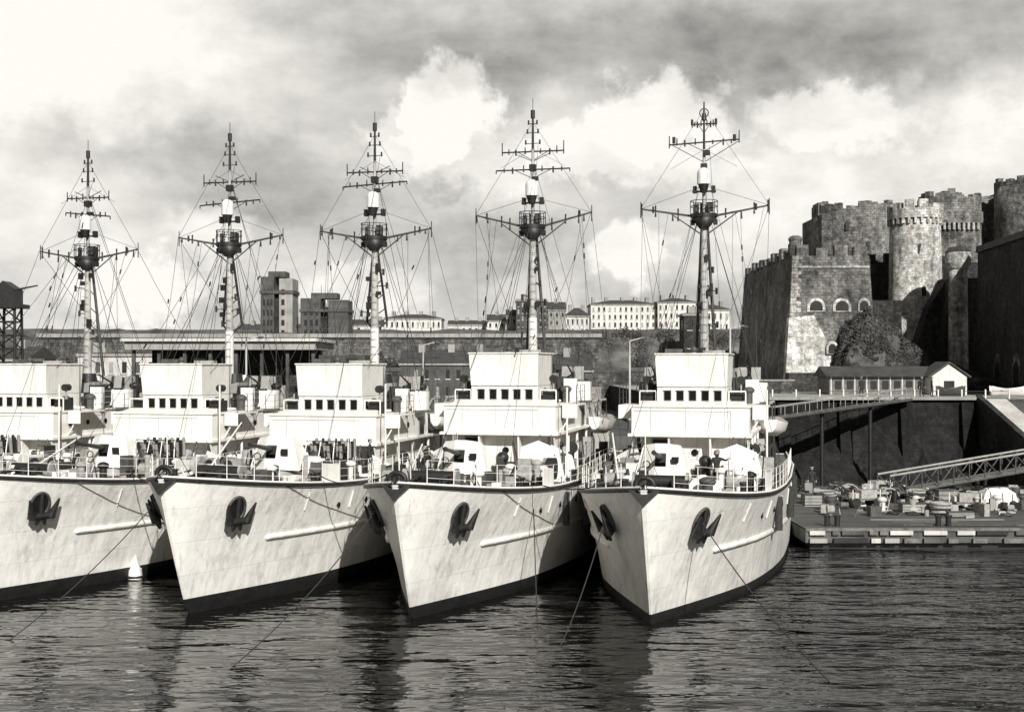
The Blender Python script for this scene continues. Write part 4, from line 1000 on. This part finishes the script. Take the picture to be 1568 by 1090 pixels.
# ---------------------------------------------------------------- world
w=bpy.data.worlds.new('World'); scene.world=w; w.use_nodes=True; nt=w.node_tree; nt.nodes.clear()
EL=math.radians(31); SAZ=math.radians(16)
ts=Vector((math.sin(SAZ)*math.cos(EL),-math.cos(SAZ)*math.cos(EL),math.sin(EL)))
sky=nd(nt,'ShaderNodeTexSky'); sky.sky_type='NISHITA'; sky.sun_disc=False; sky.sun_elevation=EL; sky.sun_rotation=math.atan2(ts.x,ts.y)
bw=nd(nt,'ShaderNodeRGBToBW'); nt.links.new(sky.outputs[0],bw.inputs[0])
skyv=mth(nt,'MULTIPLY',bw.outputs[0],.05)
tc=nd(nt,'ShaderNodeTexCoord').outputs['Generated']
sp=nd(nt,'ShaderNodeSeparateXYZ'); nt.links.new(tc,sp.inputs[0])
az=mth(nt,'MULTIPLY',mth(nt,'ARCTAN2',sp.outputs[0],sp.outputs[1]),57.2958)
el=mth(nt,'MULTIPLY',mth(nt,'ARCSINE',sp.outputs[2]),57.2958)
cb=nd(nt,'ShaderNodeCombineXYZ'); nt.links.new(az,cb.inputs[0]); nt.links.new(el,cb.inputs[1])
V=cb.outputs[0]
def wn(scale,detail,rough,off,st=(1,1,1)):
    mp=nd(nt,'ShaderNodeMapping'); mp.inputs['Scale'].default_value=st; mp.inputs['Location'].default_value=off; nt.links.new(V,mp.inputs[0])
    n=nd(nt,'ShaderNodeTexNoise'); n.inputs['Scale'].default_value=scale; n.inputs['Detail'].default_value=detail; n.inputs['Roughness'].default_value=rough
    nt.links.new(mp.outputs[0],n.inputs['Vector']); return n.outputs[0]
w1=wn(.5,6,.6,(3,1,0)); w2=wn(.5,6,.6,(41,17,0))
wa=mth(nt,'ADD',az,mth(nt,'MULTIPLY',mth(nt,'SUBTRACT',w1,.5),5.0)); we=mth(nt,'ADD',el,mth(nt,'MULTIPLY',mth(nt,'SUBTRACT',w2,.5),4.0))
def blob(cx,cy,rx,ry,amp,soft=1.0):
    dx=mth(nt,'DIVIDE',mth(nt,'SUBTRACT',wa,cx),rx); dy=mth(nt,'DIVIDE',mth(nt,'SUBTRACT',we,cy),ry)
    d=mth(nt,'SQRT',mth(nt,'ADD',mth(nt,'MULTIPLY',dx,dx),mth(nt,'MULTIPLY',dy,dy)))
    n=nt.nodes.new('ShaderNodeMapRange'); n.interpolation_type='SMOOTHSTEP'; nt.links.new(d,n.inputs[0])
    n.inputs[1].default_value=1.0+soft*.35; n.inputs[2].default_value=1.0-soft; n.inputs[3].default_value=0; n.inputs[4].default_value=amp
    return n.outputs[0]
L=mth(nt,'ADD',.67,mth(nt,'MULTIPLY',mth(nt,'SUBTRACT',wn(.17,8,.56,(7,3,0),(.65,1.4,1)),.5),.9))
L=mth(nt,'ADD',L,mth(nt,'MULTIPLY',mth(nt,'SUBTRACT',wn(.55,6,.6,(13,8,0),(.7,1.2,1)),.5),.34))
for a in((-21,14.5,11,6.5,.50,1),(6,14.6,17,2.4,-.28,1),(-.3,13.0,2.8,1.3,-.14,.7),(-16,9.4,9,1.5,-.22,1),(-20,5,8,3.5,.26,1),
         (-3.0,11.6,2.4,2.3,.36,.28),(-4.8,10.2,2.4,1.5,.26,.3),(-1.4,9.2,3.2,1.6,.2,.45),(6.8,11.3,3.2,2.0,.34,.28),(3.6,9.8,3.4,1.5,.26,.35),(8.5,9.3,3,1.3,.18,.45),(14.5,10.9,4.0,1.6,.28,.3),
         (12.5,7.5,6,3.2,.34,1),(5.3,5.2,2.0,1.4,.28,.35),(-17,3.3,3,1.9,.28,.35),(-7,3.4,3.4,1.3,.24,.4),(-13.5,6,2.5,1.2,.18,.4),(9.5,3.2,5,1.1,-.2,1),(21,15,7,3.0,-.2,1),(-10.5,7.4,4,1.7,-.2,1),(-1,6.2,4,1.1,-.18,1),(22,9.5,5,2.5,.3,.7),(-9.5,2.0,4,1.0,-.18,1),(17,13,3,.8,-.12,.8),(1,3.5,3,1.2,.14,.5),(-3,8.0,1.4,.6,-.16,.7),(7.5,9.9,2.2,.5,-.14,.7)):
    L=mth(nt,'ADD',L,blob(*a))
L=mth(nt,'MINIMUM',mth(nt,'MAXIMUM',L,.16),1.0)
cov=mrange(nt,el,20,48,1,.15)
back=mrange(nt,sp.outputs[1],-.2,.6,.24,1.0)
cl=mth(nt,'MULTIPLY',L,back)
mix=mth(nt,'ADD',mth(nt,'MULTIPLY',cl,cov),mth(nt,'MULTIPLY',skyv,mth(nt,'SUBTRACT',1.0,cov)))
mix=mth(nt,'MULTIPLY',mix,mrange(nt,el,-1.5,0,.1,1))
vs_=nd(nt,'ShaderNodeVectorMath',operation='SCALE'); vs_.inputs[0].default_value=TINT; nt.links.new(mix,vs_.inputs['Scale'])
bg=nd(nt,'ShaderNodeBackground'); bg.inputs['Strength'].default_value=1.0; nt.links.new(vs_.outputs[0],bg.inputs['Color'])
out=nd(nt,'ShaderNodeOutputWorld'); nt.links.new(bg.outputs[0],out.inputs[0])
sd=bpy.data.lights.new('sun','SUN'); sd.energy=5.0; sd.angle=math.radians(.5); sd.color=(1,.98,.94)
so=bpy.data.objects.new('sun',sd); so.rotation_euler=ts.to_track_quat('Z','Y').to_euler(); so.location=(0,0,60); COL.objects.link(so)
cd=bpy.data.cameras.new('camera'); cd.sensor_width=36; cd.lens=43.6; cd.clip_end=6000; cd.clip_start=.5
co=bpy.data.objects.new('camera',cd); co.location=(0,0,9.75); co.rotation_euler=(math.radians(90.45),0,0); COL.objects.link(co); scene.camera=co
scene.view_settings.view_transform='Standard'; scene.view_settings.look='None'; scene.view_settings.exposure=0
